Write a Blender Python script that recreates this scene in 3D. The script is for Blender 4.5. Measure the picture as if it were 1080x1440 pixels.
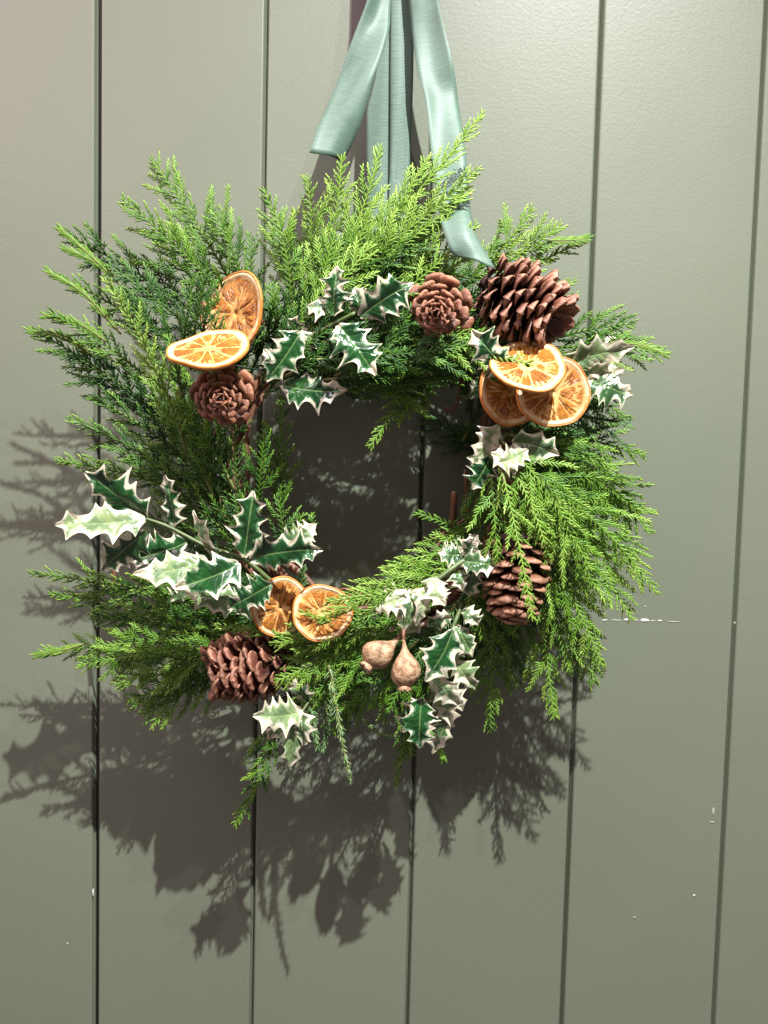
import bpy, math, random
import numpy as np
from mathutils import Vector, Matrix

# ------------------------------------------------------------------ clear
for o in list(bpy.data.objects):
    bpy.data.objects.remove(o)
scene = bpy.context.scene
COL = scene.collection
R = math.radians

# ------------------------------------------------------------------ camera
F_PX = 1150.0                      # focal length in pixels of the 1080 x 1440 photograph
DIST = 0.71                        # metres from lens to door
PITCH, ROLL = R(3.6), R(1.44)
fwd = Vector((0, math.cos(PITCH), -math.sin(PITCH)))
up0 = Vector((0, math.sin(PITCH), math.cos(PITCH)))
right0 = Vector((1, 0, 0))
c_right = right0 * math.cos(ROLL) + up0 * math.sin(ROLL)
c_up = up0 * math.cos(ROLL) - right0 * math.sin(ROLL)
cam_pos = -fwd * DIST
cd = bpy.data.cameras.new('camera')
cam = bpy.data.objects.new('camera', cd)
COL.objects.link(cam)
cd.sensor_fit = 'VERTICAL'
cd.sensor_height = 36.0
cd.sensor_width = 27.0
cd.lens = 36.0 * F_PX / 1440.0
cd.clip_start = 0.01
cd.clip_end = 50
m = Matrix((c_right, c_up, -fwd)).transposed().to_4x4()
m.translation = cam_pos
cam.matrix_world = m
scene.camera = cam

def at(x, y, s=0.0):
    """photo pixel -> point standing s metres in front of the door face"""
    d = fwd * F_PX + c_right * (x - 540.0) - c_up * (y - 720.0)
    t = (-s - cam_pos.y) / d.y
    return cam_pos + d * t

# ------------------------------------------------------------------ light
world = bpy.data.worlds.new('World')
scene.world = world
world.use_nodes = True
bg = world.node_tree.nodes['Background']
bg.inputs['Color'].default_value = (1.0, 0.82, 0.85, 1)
bg.inputs['Strength'].default_value = 0.235

def lamp(name, kind, loc, aim, energy, colour, **kw):
    ld = bpy.data.lights.new(name, kind)
    ld.energy = energy
    ld.color = colour
    for k, v in kw.items():
        setattr(ld, k, v)
    o = bpy.data.objects.new(name, ld)
    COL.objects.link(o)
    q = (Vector(aim) - Vector(loc)).to_track_quat('-Z', 'Y')
    o.matrix_world = Matrix.Translation(loc) @ q.to_matrix().to_4x4()
    return o

PXM = DIST / F_PX
def wallpt(px, py, out):            # a lamp by its foot on the door plane
    return Vector(((px - 540) * PXM, -out, -(py - 720) * PXM))
lamp('spot_lamp_main', 'SPOT', wallpt(1150, -1500, 0.9), wallpt(200, 2900, 0.0), 368.0, (0.965, 0.98, 0.985),
     spot_size=R(72), spot_blend=1.0, shadow_soft_size=0.010)
lamp('spot_lamp_second', 'SPOT', wallpt(1420, -1400, 0.9), wallpt(200, 2000, 0.0), 36.0, (1.0, 0.92, 0.95),
     spot_size=R(76), spot_blend=1.0, shadow_soft_size=0.012)
lamp('top_wash_fill', 'AREA', (-0.30, -0.42, 1.05), (-0.22, 0, 0.35), 9.0, (1.0, 0.83, 0.97),
     shape='RECTANGLE', size=0.9, size_y=0.25)  # added wash light that tints the top of the door, not a fitting
lamp('left_pink_fill', 'AREA', (-1.0, -0.55, 0.75), (-0.4, 0, 0.05), 11.0, (1.0, 0.74, 0.82),
     shape='RECTANGLE', size=0.8, size_y=0.4)  # added soft fill that turns the left side and its shadows pinker

scene.view_settings.view_transform = 'Standard'
scene.view_settings.look = 'None'
scene.view_settings.exposure = 0.0
scene.view_settings.gamma = 1.0
scene.cycles.max_bounces = 8

# ------------------------------------------------------------------ helpers
WM = {}                            # world matrices of everything built here

def link(name, data, parent=None, mw=None):
    o = bpy.data.objects.new(name, data)
    COL.objects.link(o)
    mw = mw if mw is not None else Matrix.Identity(4)
    WM[o.name] = mw
    if parent is not None:
        o.parent = parent
        o.matrix_basis = WM[parent.name].inverted() @ mw
    else:
        o.matrix_basis = mw
    return o

def mesh_data(name, verts, faces, mat=None, smooth=True, attrs=None, uv=None):
    me = bpy.data.meshes.new(name)
    verts = np.asarray(verts, dtype=np.float32).reshape(-1, 3)
    if isinstance(faces, np.ndarray):
        nf, k = faces.shape
        me.vertices.add(len(verts))
        me.vertices.foreach_set('co', verts.ravel())
        me.loops.add(nf * k)
        me.loops.foreach_set('vertex_index', faces.astype(np.int32).ravel())
        me.polygons.add(nf)
        me.polygons.foreach_set('loop_start', np.arange(0, nf * k, k, dtype=np.int32))
        me.update(calc_edges=True)
    else:
        me.from_pydata([tuple(map(float, v)) for v in verts], [], faces)
    if smooth:
        me.polygons.foreach_set('use_smooth', np.ones(len(me.polygons), dtype=bool))
    if attrs:
        for k, vals in attrs.items():
            a = me.attributes.new(k, 'FLOAT', 'POINT')
            a.data.foreach_set('value', np.asarray(vals, dtype=np.float32))
    if uv is not None:
        uv = np.asarray(uv, dtype=np.float32)
        lay = me.uv_layers.new(name='UVMap')
        li = np.empty(len(me.loops), dtype=np.int32)
        me.loops.foreach_get('vertex_index', li)
        lay.data.foreach_set('uv', uv[li].ravel())
    if mat:
        me.materials.append(mat)
    me.update()
    return me

def world_obj(name, verts, faces, mat, parent=None, origin=None, **kw):
    """a mesh given in world coordinates, its origin moved to its own centre"""
    v = np.asarray(verts, dtype=np.float64).reshape(-1, 3)
    c = np.array(origin) if origin is not None else v.mean(axis=0)
    me = mesh_data(name, v - c, faces, mat, **kw)
    return link(name, me, parent, Matrix.Translation(Vector(c)))

def tube(points, radii, sides=8, cap=True):
    P = np.array([list(p) for p in points], dtype=float)
    n = len(P)
    radii = np.broadcast_to(np.asarray(radii, dtype=float), (n,))
    T = np.gradient(P, axis=0)
    T /= np.linalg.norm(T, axis=1)[:, None] + 1e-12
    ref = np.array([0.0, 1.0, 0.0])
    vs = []
    for i in range(n):
        a = np.cross(T[i], ref)
        if np.linalg.norm(a) < 0.1:
            a = np.cross(T[i], [1.0, 0, 0])
        a /= np.linalg.norm(a)
        b = np.cross(T[i], a)
        for k in range(sides):
            th = 2 * math.pi * k / sides
            vs.append(P[i] + radii[i] * (math.cos(th) * a + math.sin(th) * b))
    fs = []
    for i in range(n - 1):
        for k in range(sides):
            k2 = (k + 1) % sides
            fs.append((i * sides + k, i * sides + k2, (i + 1) * sides + k2, (i + 1) * sides + k))
    if cap:
        fs.append(tuple(range(sides))[::-1])
        fs.append(tuple((n - 1) * sides + k for k in range(sides)))
    return np.array(vs), fs

def smooth_path(pts, n=24):
    """Catmull-Rom through world points"""
    P = [np.array(list(p), dtype=float) for p in pts]
    P = [2 * P[0] - P[1]] + P + [2 * P[-1] - P[-2]]
    segs = len(P) - 3
    out = []
    for k in range(n):
        g = k / (n - 1) * segs
        i = min(int(g), segs - 1)
        t = g - i
        a, b, c, d = P[i], P[i + 1], P[i + 2], P[i + 3]
        out.append(0.5 * ((2 * b) + (c - a) * t + (2 * a - 5 * b + 4 * c - d) * t * t + (3 * b - a - 3 * c + d) * t ** 3))
    return np.array(out)

# ------------------------------------------------------------------ materials
class NT:
    def __init__(self, name):
        self.m = bpy.data.materials.new(name)
        self.m.use_nodes = True
        self.t = self.m.node_tree
        self.bsdf = self.t.nodes['Principled BSDF']
        self.out = self.t.nodes['Material Output']
    def n(self, typ, **kw):
        x = self.t.nodes.new(typ)
        for k, v in kw.items():
            if k.startswith('i_'):
                x.inputs[k[2:].replace('_', ' ')].default_value = v
            else:
                setattr(x, k, v)
        return x
    def l(self, a, b):
        self.t.links.new(a, b)
    def ramp(self, fac, stops, interp='LINEAR'):
        r = self.n('ShaderNodeValToRGB')
        r.color_ramp.interpolation = interp
        e = r.color_ramp.elements
        while len(e) < len(stops):
            e.new(0.5)
        for i, (p, c) in enumerate(stops):
            e[i].position = p
            e[i].color = (*c, 1)
        self.l(fac, r.inputs['Fac'])
        return r.outputs['Color']
    def math(self, op, a, b=None, clamp=False):
        x = self.n('ShaderNodeMath', operation=op, use_clamp=clamp)
        for i, v in enumerate((a, b)):
            if v is None:
                continue
            if isinstance(v, (int, float)):
                x.inputs[i].default_value = v
            else:
                self.l(v, x.inputs[i])
        return x.outputs[0]
    def attr(self, name):
        return self.n('ShaderNodeAttribute', attribute_name=name)
    def noise(self, scale, detail=3.0, rough=0.5, vec=None, stretch=None, coord='Object'):
        tc = self.n('ShaderNodeTexCoord')
        if vec is None and coord == 'Object':
            if not hasattr(self, 'ov'):
                oi = self.n('ShaderNodeObjectInfo')
                sc = self.n('ShaderNodeVectorMath', operation='ADD')
                self.l(tc.outputs['Object'], sc.inputs[0])
                cb = self.n('ShaderNodeCombineXYZ')
                self.l(self.math('MULTIPLY', oi.outputs['Random'], 7.3), cb.inputs[0])
                self.l(self.math('MULTIPLY', oi.outputs['Random'], 3.1), cb.inputs[2])
                self.l(cb.outputs[0], sc.inputs[1])
                self.ov = sc.outputs[0]
            vec = self.ov
        v = vec if vec is not None else tc.outputs[coord]
        if stretch:
            mp = self.n('ShaderNodeMapping')
            mp.inputs['Scale'].default_value = stretch
            self.l(v, mp.inputs['Vector'])
            v = mp.outputs['Vector']
        x = self.n('ShaderNodeTexNoise')
        x.inputs['Scale'].default_value = scale
        x.inputs['Detail'].default_value = detail
        x.inputs['Roughness'].default_value = rough
        self.l(v, x.inputs['Vector'])
        return x.outputs['Fac']
    def mix(self, fac, a, b, blend='MIX'):
        x = self.n('ShaderNodeMix', data_type='RGBA', blend_type=blend)
        for i, v in ((0, fac), (6, a), (7, b)):
            if isinstance(v, (int, float)):
                x.inputs[i].default_value = v
            elif isinstance(v, tuple):
                x.inputs[i].default_value = (*v, 1)
            else:
                self.l(v, x.inputs[i])
        return x.outputs[2]
    def bump(self, h, strength, dist):
        b = self.n('ShaderNodeBump')
        b.inputs['Strength'].default_value = strength
        b.inputs['Distance'].default_value = dist
        self.l(h, b.inputs['Height'])
        self.l(b.outputs['Normal'], self.bsdf.inputs['Normal'])
        return b
    def set(self, **kw):
        for k, v in kw.items():
            self.bsdf.inputs[k.replace('_', ' ')].default_value = v

def m_paint():
    a = NT('sage_green_door_paint')
    big = a.noise(2.3, 4, 0.55)
    col = a.ramp(big, [(0.3, (0.138, 0.156, 0.108)), (0.7, (0.152, 0.171, 0.120))])
    speck = a.noise(520, 2, 0.6)
    col = a.mix(a.math('MULTIPLY', a.math('GREATER_THAN', speck, 0.735), 0.10), col, (0.5, 0.5, 0.45))
    a.l(col, a.bsdf.inputs['Base Color'])
    a.l(a.math('ADD', a.math('MULTIPLY', a.noise(9, 4), 0.12), 0.37), a.bsdf.inputs['Roughness'])
    peel = a.noise(430, 2.5, 0.55)
    brush = a.noise(60, 4, 0.6, stretch=(6, 1, 0.6))
    h = a.math('ADD', peel, a.math('MULTIPLY', brush, 0.55))
    a.bump(h, 0.13, 0.0010)
    a.set(Specular_IOR_Level=0.45)
    return a.m

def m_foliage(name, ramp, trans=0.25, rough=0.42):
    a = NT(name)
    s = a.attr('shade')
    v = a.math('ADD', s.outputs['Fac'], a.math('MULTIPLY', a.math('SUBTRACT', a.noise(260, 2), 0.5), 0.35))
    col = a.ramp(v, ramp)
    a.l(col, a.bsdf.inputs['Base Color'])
    a.set(Roughness=rough, Specular_IOR_Level=0.45)
    tr = a.n('ShaderNodeBsdfTranslucent')
    a.l(a.mix(1.0, col, (1.0, 1.0, 0.45), 'MULTIPLY'), tr.inputs['Color'])
    mx = a.n('ShaderNodeMixShader')
    mx.inputs['Fac'].default_value = trans
    a.l(a.bsdf.outputs[0], mx.inputs[1])
    a.l(tr.outputs[0], mx.inputs[2])
    a.l(mx.outputs[0], a.out.inputs['Surface'])
    return a.m

def m_bark(name, c0, c1, rough=0.7):
    a = NT(name)
    n = a.noise(140, 4, 0.6, stretch=(1, 1, 0.4))
    a.l(a.ramp(n, [(0.3, c0), (0.7, c1)]), a.bsdf.inputs['Base Color'])
    a.bump(n, 0.5, 0.002)
    a.set(Roughness=rough)
    return a.m

def m_holly():
    a = NT('variegated_holly_leaf')
    e = a.attr('edge').outputs['Fac']       # metres in from the margin
    vm = a.attr('rib').outputs['Fac']       # metres from the midrib
    pale = a.attr('pale').outputs['Fac']
    nz = a.noise(52, 4, 0.65)
    nz2 = a.noise(260, 2, 0.5)
    w = a.math('ADD', a.math('SUBTRACT', e, a.math('MULTIPLY', a.math('SUBTRACT', nz, 0.41), 0.0240)),
               a.math('MULTIPLY', a.math('SUBTRACT', nz2, 0.5), 0.0016))
    w = a.math('SUBTRACT', w, a.math('MULTIPLY', pale, 0.0022))
    f = a.math('MULTIPLY', w, 1 / 0.012)
    green = a.ramp(a.noise(45, 3, 0.6), [(0.35, (0.004, 0.026, 0.007)), (0.60, (0.012, 0.070, 0.014)), (0.72, (0.05, 0.15, 0.04))])
    cream = a.ramp(a.noise(120, 2), [(0.3, (0.50, 0.45, 0.31)), (0.7, (0.68, 0.64, 0.48))])
    greyg = a.mix(pale, (0.08, 0.17, 0.08), (0.42, 0.50, 0.27))
    green = a.mix(a.math('MULTIPLY', pale, 1.0, True), green, a.ramp(a.noise(60, 3, 0.6), [(0.4, (0.20, 0.30, 0.15)), (0.6, (0.40, 0.50, 0.22))]))
    t1 = a.math('GREATER_THAN', f, 0.0)
    sm = a.n('ShaderNodeMapRange')
    sm.inputs['From Min'].default_value = -0.015
    sm.inputs['From Max'].default_value = 0.035
    a.l(f, sm.inputs['Value'])
    sm2 = a.n('ShaderNodeMapRange')
    sm2.inputs['From Min'].default_value = 0.13
    sm2.inputs['From Max'].default_value = 0.20
    a.l(f, sm2.inputs['Value'])
    col = a.mix(sm.outputs[0], cream, a.mix(sm2.outputs[0], greyg, green))
    rb = a.n('ShaderNodeMapRange')
    rb.inputs['From Min'].default_value = 0.0007
    rb.inputs['From Max'].default_value = 0.0002
    rb.inputs['To Max'].default_value = 0.45
    a.l(vm, rb.inputs['Value'])
    vl = a.math('MULTIPLY', a.math('LESS_THAN', a.math('ABSOLUTE', a.math('SINE', a.math('MULTIPLY', a.attr('vein').outputs['Fac'], math.pi))), 0.10), 0.10)
    col = a.mix(vl, col, (0.30, 0.42, 0.20))
    col = a.mix(rb.outputs[0], col, (0.26, 0.38, 0.13))
    a.l(col, a.bsdf.inputs['Base Color'])
    a.set(Roughness=0.20, Specular_IOR_Level=0.6)
    vn = a.math('POWER', a.math('ABSOLUTE', a.math('SINE', a.math('MULTIPLY', a.attr('vein').outputs['Fac'], math.pi))), 0.5)
    h = a.math('ADD', a.math('ADD', a.math('MULTIPLY', a.noise(70, 3), 1.0), a.math('MULTIPLY', vn, 0.35)), a.math('MULTIPLY', rb.outputs[0], -0.5))
    a.bump(h, 0.35, 0.002)
    tr = a.n('ShaderNodeBsdfTranslucent')
    a.l(col, tr.inputs['Color'])
    mx = a.n('ShaderNodeMixShader')
    mx.inputs['Fac'].default_value = 0.12
    a.l(a.bsdf.outputs[0], mx.inputs[1])
    a.l(tr.outputs[0], mx.inputs[2])
    a.l(mx.outputs[0], a.out.inputs['Surface'])
    return a.m

def m_cone(name, dark, mid, tip):
    a = NT(name)
    t = a.attr('along').outputs['Fac']
    rim = a.attr('rim').outputs['Fac']
    oi = a.n('ShaderNodeObjectInfo')
    tc = a.n('ShaderNodeTexCoord')
    off = a.n('ShaderNodeVectorMath', operation='ADD')
    a.l(tc.outputs['Object'], off.inputs[0])
    cmb = a.n('ShaderNodeCombineXYZ')
    a.l(a.math('MULTIPLY', oi.outputs['Random'], 37.0), cmb.inputs[2])
    a.l(cmb.outputs[0], off.inputs[1])
    n = a.noise(2.2, 4, 0.65, vec=off.outputs[0])
    n2 = a.noise(3.0, 3, 0.6, vec=off.outputs[0], stretch=(1.0, 9, 2))
    v = a.math('ADD', t, a.math('MULTIPLY', a.math('SUBTRACT', n, 0.5), 0.55))
    col = a.ramp(v, [(0.30, dark), (0.70, mid), (0.98, tip)])
    col = a.mix(a.math('MULTIPLY', n2, 0.65), col, dark)
    rf = a.math('MULTIPLY', rim, a.math('ADD', a.math('MULTIPLY', n, 1.3), -0.1), True)
    col = a.mix(a.math('MULTIPLY', rf, 0.6), col, (0.48, 0.27, 0.165))
    hsv = a.n('ShaderNodeHueSaturation')
    a.l(a.math('ADD', a.math('MULTIPLY', oi.outputs['Random'], 0.6), 0.7), hsv.inputs['Value'])
    a.l(col, hsv.inputs['Color'])
    a.l(hsv.outputs[0], a.bsdf.inputs['Base Color'])
    a.bump(a.math('ADD', n, n2), 0.6, 0.0015)
    a.set(Roughness=0.42, Specular_IOR_Level=0.45)
    return a.m

def m_flesh():
    a = NT('dried_orange_flesh')
    oi = a.n('ShaderNodeObjectInfo')
    st = a.noise(1.0, 3, 0.6, stretch=(4, 26, 1), coord='UV')
    st2 = a.noise(1.0, 3, 0.6, stretch=(7, 70, 1), coord='UV')
    bl = a.noise(110, 4, 0.65)
    v = a.math('ADD', a.math('MULTIPLY', st, 0.62), a.math('ADD', a.math('MULTIPLY', bl, 0.40), a.math('MULTIPLY', a.math('SUBTRACT', oi.outputs['Random'], 0.5), 0.10)))
    col = a.ramp(v, [(0.36, (0.12, 0.028, 0.003)), (0.46, (0.42, 0.115, 0.005)), (0.56, (0.60, 0.20, 0.010)), (0.68, (0.66, 0.31, 0.04))])
    fib = a.math('MULTIPLY', a.math('SUBTRACT', a.math('ABSOLUTE', a.math('SUBTRACT', st2, 0.5)), 0.045), -22.0, True)
    col = a.mix(a.math('MULTIPLY', fib, 0.42), col, (0.72, 0.46, 0.17))
    a.l(col, a.bsdf.inputs['Base Color'])
    a.bump(a.math('ADD', v, a.math('MULTIPLY', fib, 0.25)), 0.9, 0.0030)
    a.set(Roughness=0.33, Specular_IOR_Level=0.5)
    a.bsdf.inputs['Subsurface Weight'].default_value = 0.25
    a.bsdf.inputs['Subsurface Radius'].default_value = (0.004, 0.0015, 0.0004)
    a.bsdf.inputs['Subsurface Scale'].default_value = 1.0
    return a.m

def m_pith():
    a = NT('dried_orange_pith')
    r = a.attr('ring').outputs['Fac']
    n = a.noise(130, 4, 0.6)
    ringc = a.ramp(n, [(0.3, (0.52, 0.29, 0.10)), (0.5, (0.64, 0.46, 0.24)), (0.7, (0.70, 0.57, 0.36))])
    memb = a.ramp(n, [(0.35, (0.42, 0.17, 0.03)), (0.65, (0.68, 0.42, 0.15))])
    mr = a.n('ShaderNodeMapRange')
    mr.inputs['From Min'].default_value = 0.80
    mr.inputs['From Max'].default_value = 0.86
    a.l(a.math('ADD', r, a.math('MULTIPLY', a.math('SUBTRACT', n, 0.5), 0.06)), mr.inputs['Value'])
    a.l(a.mix(mr.outputs[0], memb, ringc), a.bsdf.inputs['Base Color'])
    a.bump(n, 0.6, 0.0015)
    a.set(Roughness=0.55, Specular_IOR_Level=0.4)
    return a.m

def m_simple(name, stops, scale, rough=0.6, bump=0.3, bdist=0.001, spec=0.4):
    a = NT(name)
    n = a.noise(scale, 4, 0.6)
    a.l(a.ramp(n, stops), a.bsdf.inputs['Base Color'])
    a.bump(n, bump, bdist)
    a.set(Roughness=rough, Specular_IOR_Level=spec)
    return a.m

def m_ribbon():
    a = NT('sage_teal_ribbon')
    tc = a.n('ShaderNodeTexCoord')
    sep = a.n('ShaderNodeSeparateXYZ')
    a.l(tc.outputs['UV'], sep.inputs[0])
    warp = a.noise(1.0, 2, 0.5, stretch=(60, 60, 1), coord='UV')
    ph = a.math('ADD', a.math('MULTIPLY', sep.outputs['Y'], 2 * math.pi / 0.00110), a.math('MULTIPLY', warp, 9.0))
    rib = a.math('SINE', ph)
    n = a.noise(1.0, 3, 0.6, stretch=(90, 700, 1), coord='UV')
    col = a.ramp(n, [(0.3, (0.088, 0.150, 0.106)), (0.7, (0.124, 0.200, 0.146))])
    a.l(col, a.bsdf.inputs['Base Color'])
    h = a.math('ADD', a.math('MULTIPLY', rib, 0.5), n)
    a.bump(h, 0.14, 0.0004)
    a.set(Roughness=0.46, Specular_IOR_Level=0.35)
    a.bsdf.inputs['Sheen Weight'].default_value = 0.05
    a.bsdf.inputs['Anisotropic'].default_value = 0.5
    tr = a.n('ShaderNodeBsdfTranslucent')
    a.l(col, tr.inputs['Color'])
    mx = a.n('ShaderNodeMixShader')
    mx.inputs['Fac'].default_value = 0.15
    a.l(a.bsdf.outputs[0], mx.inputs[1])
    a.l(tr.outputs[0], mx.inputs[2])
    a.l(mx.outputs[0], a.out.inputs['Surface'])
    return a.m

M = {
    'paint': m_paint(),
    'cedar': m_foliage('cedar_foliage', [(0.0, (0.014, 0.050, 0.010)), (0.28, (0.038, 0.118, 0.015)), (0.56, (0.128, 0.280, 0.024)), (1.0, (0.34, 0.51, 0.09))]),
    'rosemary': m_foliage('rosemary_needles', [(0.0, (0.035, 0.09, 0.025)), (0.5, (0.12, 0.23, 0.075)), (1.0, (0.34, 0.44, 0.20))], 0.15),
    'cedar_stem': m_bark('cedar_stem_bark', (0.10, 0.13, 0.03), (0.20, 0.20, 0.06)),
    'holly': m_holly(),
    'holly_stem': m_bark('holly_stem_bark', (0.05, 0.085, 0.02), (0.10, 0.135, 0.04), 0.45),
    'twig': m_bark('brown_twig_bark', (0.09, 0.035, 0.018), (0.24, 0.105, 0.055), 0.55),
    'twig_cut': m_simple('cut_twig_end', [(0.3, (0.38, 0.26, 0.16)), (0.7, (0.55, 0.41, 0.28))], 300),
    'cone_red': m_cone('red_brown_cone_scale', (0.020, 0.006, 0.003), (0.155, 0.038, 0.013), (0.33, 0.115, 0.050)),
    'cone_tan': m_cone('tan_brown_cone_scale', (0.03, 0.012, 0.007), (0.19, 0.070, 0.034), (0.42, 0.205, 0.115)),
    'cone_dark': m_cone('dark_brown_cone_scale', (0.018, 0.006, 0.004), (0.125, 0.034, 0.020), (0.31, 0.125, 0.075)),
    'cone_core': m_simple('cone_core', [(0.3, (0.02, 0.008, 0.005)), (0.7, (0.05, 0.02, 0.012))], 200, 0.8),
    'flesh': m_flesh(),
    'pith': m_pith(),
    'rind': m_simple('dried_orange_rind', [(0.3, (0.46, 0.135, 0.018)), (0.7, (0.66, 0.27, 0.06))], 220, 0.45, 0.5, 0.001),
    'pod': m_simple('tan_seed_pod', [(0.30, (0.12, 0.06, 0.03)), (0.48, (0.30, 0.18, 0.095)), (0.7, (0.46, 0.32, 0.20))], 190, 0.6, 0.9, 0.0025),
    'ribbon': m_ribbon(),
    'wire': m_simple('copper_wire', [(0.3, (0.20, 0.07, 0.035)), (0.7, (0.32, 0.13, 0.06))], 100, 0.4),
    'greenwire': m_simple('dark_green_wire', [(0.3, (0.008, 0.02, 0.012)), (0.7, (0.02, 0.04, 0.025))], 100, 0.35),
    'plate': m_simple('dark_taupe', [(0.3, (0.085, 0.072, 0.056)), (0.7, (0.10, 0.086, 0.067))], 60, 0.5, 0.1),
    'chip': m_simple('bare_white_chip', [(0.3, (0.42, 0.42, 0.39)), (0.7, (0.60, 0.60, 0.56))], 400, 0.7),
    'scuff': m_simple('pale_scuff', [(0.3, (0.27, 0.30, 0.23)), (0.7, (0.34, 0.36, 0.30))], 400, 0.7),
}

# ------------------------------------------------------------------ the door: planks with bevelled grooves
wall_empty_me = None
gx = [at(135.5, 720).x, at(364, 720).x, at(592, 720).x, at(818.5, 720).x, at(1041, 720).x]
grooves = [gx[0] - 0.141 * k for k in (5, 4, 3, 2, 1)] + gx + [gx[4] + 0.139 * k for k in (1, 2, 3, 4, 5)]
ZB, ZT = -1.25, 1.25
xs0, xs1 = grooves[0] - 0.14, grooves[-1] + 0.14
bv = [(x, y, z) for x in (xs0, xs1) for y in (0.0105, 0.03) for z in (ZB, ZT)]
bf = [(0, 1, 3, 2), (4, 6, 7, 5), (0, 4, 5, 1), (2, 3, 7, 6), (0, 2, 6, 4), (1, 5, 7, 3)]
wall = world_obj('wall', bv, bf, M['paint'], smooth=False)
wall['kind'] = 'structure'
edges = [xs0] + grooves + [xs1]
rng = random.Random(4)
planks = []
def plank_edge(x, side, w, dy):
    open_joint = w > 0.007
    # side +1: this is the plank's left edge (profile climbs to the face going right)
    g = 0.0017 if open_joint else 0.0002
    b = w * 0.5
    prof = [(g, 0.0105), (g, 0.0052), (g + 0.0004, 0.0047), (b - 0.0009, 0.0010), (b - 0.0006, 0.00055), (b - 0.0001, 0.0002), (b + 0.0005, 0.0)]
    return [(x + side * q, py + (dy if py < 0.0104 else 0)) for q, py in prof]
for i in range(len(edges) - 1):
    a, b = edges[i], edges[i + 1]
    dy = rng.uniform(-0.0004, 0.0003)
    wl = 0.0078 if i == 6 else 0.0058       # the wider joint left of the wreath
    wr = 0.0078 if i + 1 == 6 else 0.0058
    prof = plank_edge(a, 1, wl, dy) + plank_edge(b, -1, wr, dy)[::-1]
    n = len(prof)
    v = [(x, y, z) for z in (ZB, ZT) for x, y in prof]
    f = [(k, k + 1, n + k + 1, n + k) for k in range(n - 1)]
    f += [tuple(range(n))[::-1], tuple(range(n, 2 * n))]
    p = world_obj('plank', v, f, M['paint'], wall, smooth=False)
    planks.append((a, b, p, dy))

def plank_at(x):
    for a, b, p, dy in planks:
        if a <= x < b:
            return p, dy
    return planks[0][2], planks[0][3]

def chip(px, py, wpx, hpx, mat='chip', seed=0, name='paint_chip'):
    r = random.Random(seed)
    c = at(px, py)
    par, dy = plank_at(c.x)
    n = 9
    th = 0.00035
    v = [(c.x, dy - th, c.z)]
    for lv, sc in ((dy - th, 0.8), (dy + 0.0001, 1.0)):
        rr = random.Random(seed + 7)
        for k in range(n):
            a = 2 * math.pi * k / n
            q = sc * rr.uniform(0.6, 1.15)
            v.append((c.x + math.cos(a) * q * wpx * PXM / 2, lv, c.z + math.sin(a) * q * hpx * PXM / 2))
    f = [(0, 1 + (k + 1) % n, 1 + k) for k in range(n)] + [(1 + k, 1 + (k + 1) % n, 1 + n + (k + 1) % n, 1 + n + k) for k in range(n)]
    world_obj(name, v, f, M[mat], par)
for k, (x, y, w, h, mt) in enumerate([
        (850, 872, 10, 3, 'chip'), (881, 871.5, 10, 4, 'chip'), (907, 872.5, 15, 5.5, 'chip'), (928, 873, 8, 4, 'chip'),
        (866, 872, 18, 1.1, 'chip'), (894, 872, 14, 1.1, 'chip'), (918, 873, 14, 1.1, 'chip'), (946, 874, 26, 1.0, 'chip'),
        (1003, 1142, 4, 16, 'scuff'), (1001, 1156, 10, 2.5, 'scuff'), (976, 1259, 5, 4, 'chip'), (892, 1290, 4, 3, 'scuff'),
        (131, 1256, 3.5, 14, 'chip'), (95, 1327, 3, 4, 'scuff'),
        (907, 853, 3, 3, 'scuff'), (1033, 876, 3, 4, 'scuff')]):
    chip(x, y, w, h, mt, k * 13 + 1, 'paint_chip' if mt == 'chip' else 'scuff_mark')

# ------------------------------------------------------------------ dark flat plate behind the ribbon
def rounded_plate(x0, y0, x1, y1, s0, s1, rad=0.003):
    a, b = at(x0, y1), at(x1, y0)
    xa, za, xb, zb = a.x, a.z, b.x, b.z
    ring = []
    for cx, cz, st in ((xa + rad, za + rad, 180), (xb - rad, za + rad, 270), (xb - rad, zb - rad, 0), (xa + rad, zb - rad, 90)):
        for k in range(5):
            t = R(st + 90 * k / 4)
            ring.append((cx + rad * math.cos(t), cz + rad * math.sin(t)))
    n = len(ring)
    v = [(x, -s1, z) for x, z in ring] + [(x, -s0, z) for x, z in ring]
    f = [tuple(range(n)), tuple(range(n, 2 * n))[::-1]] + [(k, n + k, n + (k + 1) % n, (k + 1) % n) for k in range(n)]
    return v, f
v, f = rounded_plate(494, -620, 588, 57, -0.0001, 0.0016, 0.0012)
plate_ob = world_obj('dark_plate', v, f, M['plate'], smooth=False)
plate_ob['label'] = 'dark taupe flat plate behind the ribbon at the top edge'
plate_ob['category'] = 'hanger'
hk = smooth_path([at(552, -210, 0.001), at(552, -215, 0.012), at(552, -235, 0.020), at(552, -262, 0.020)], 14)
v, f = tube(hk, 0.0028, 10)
world_obj('hook', v, f, M['plate'], plate_ob)

# ------------------------------------------------------------------ ribbon
ribbon = link('ribbon', None, None, Matrix.Translation(at(552, -240, 0.018)))
ribbon['label'] = 'sage green ribbon holding up the wreath, its two loose tails hanging down'
ribbon['category'] = 'ribbon'

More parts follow.
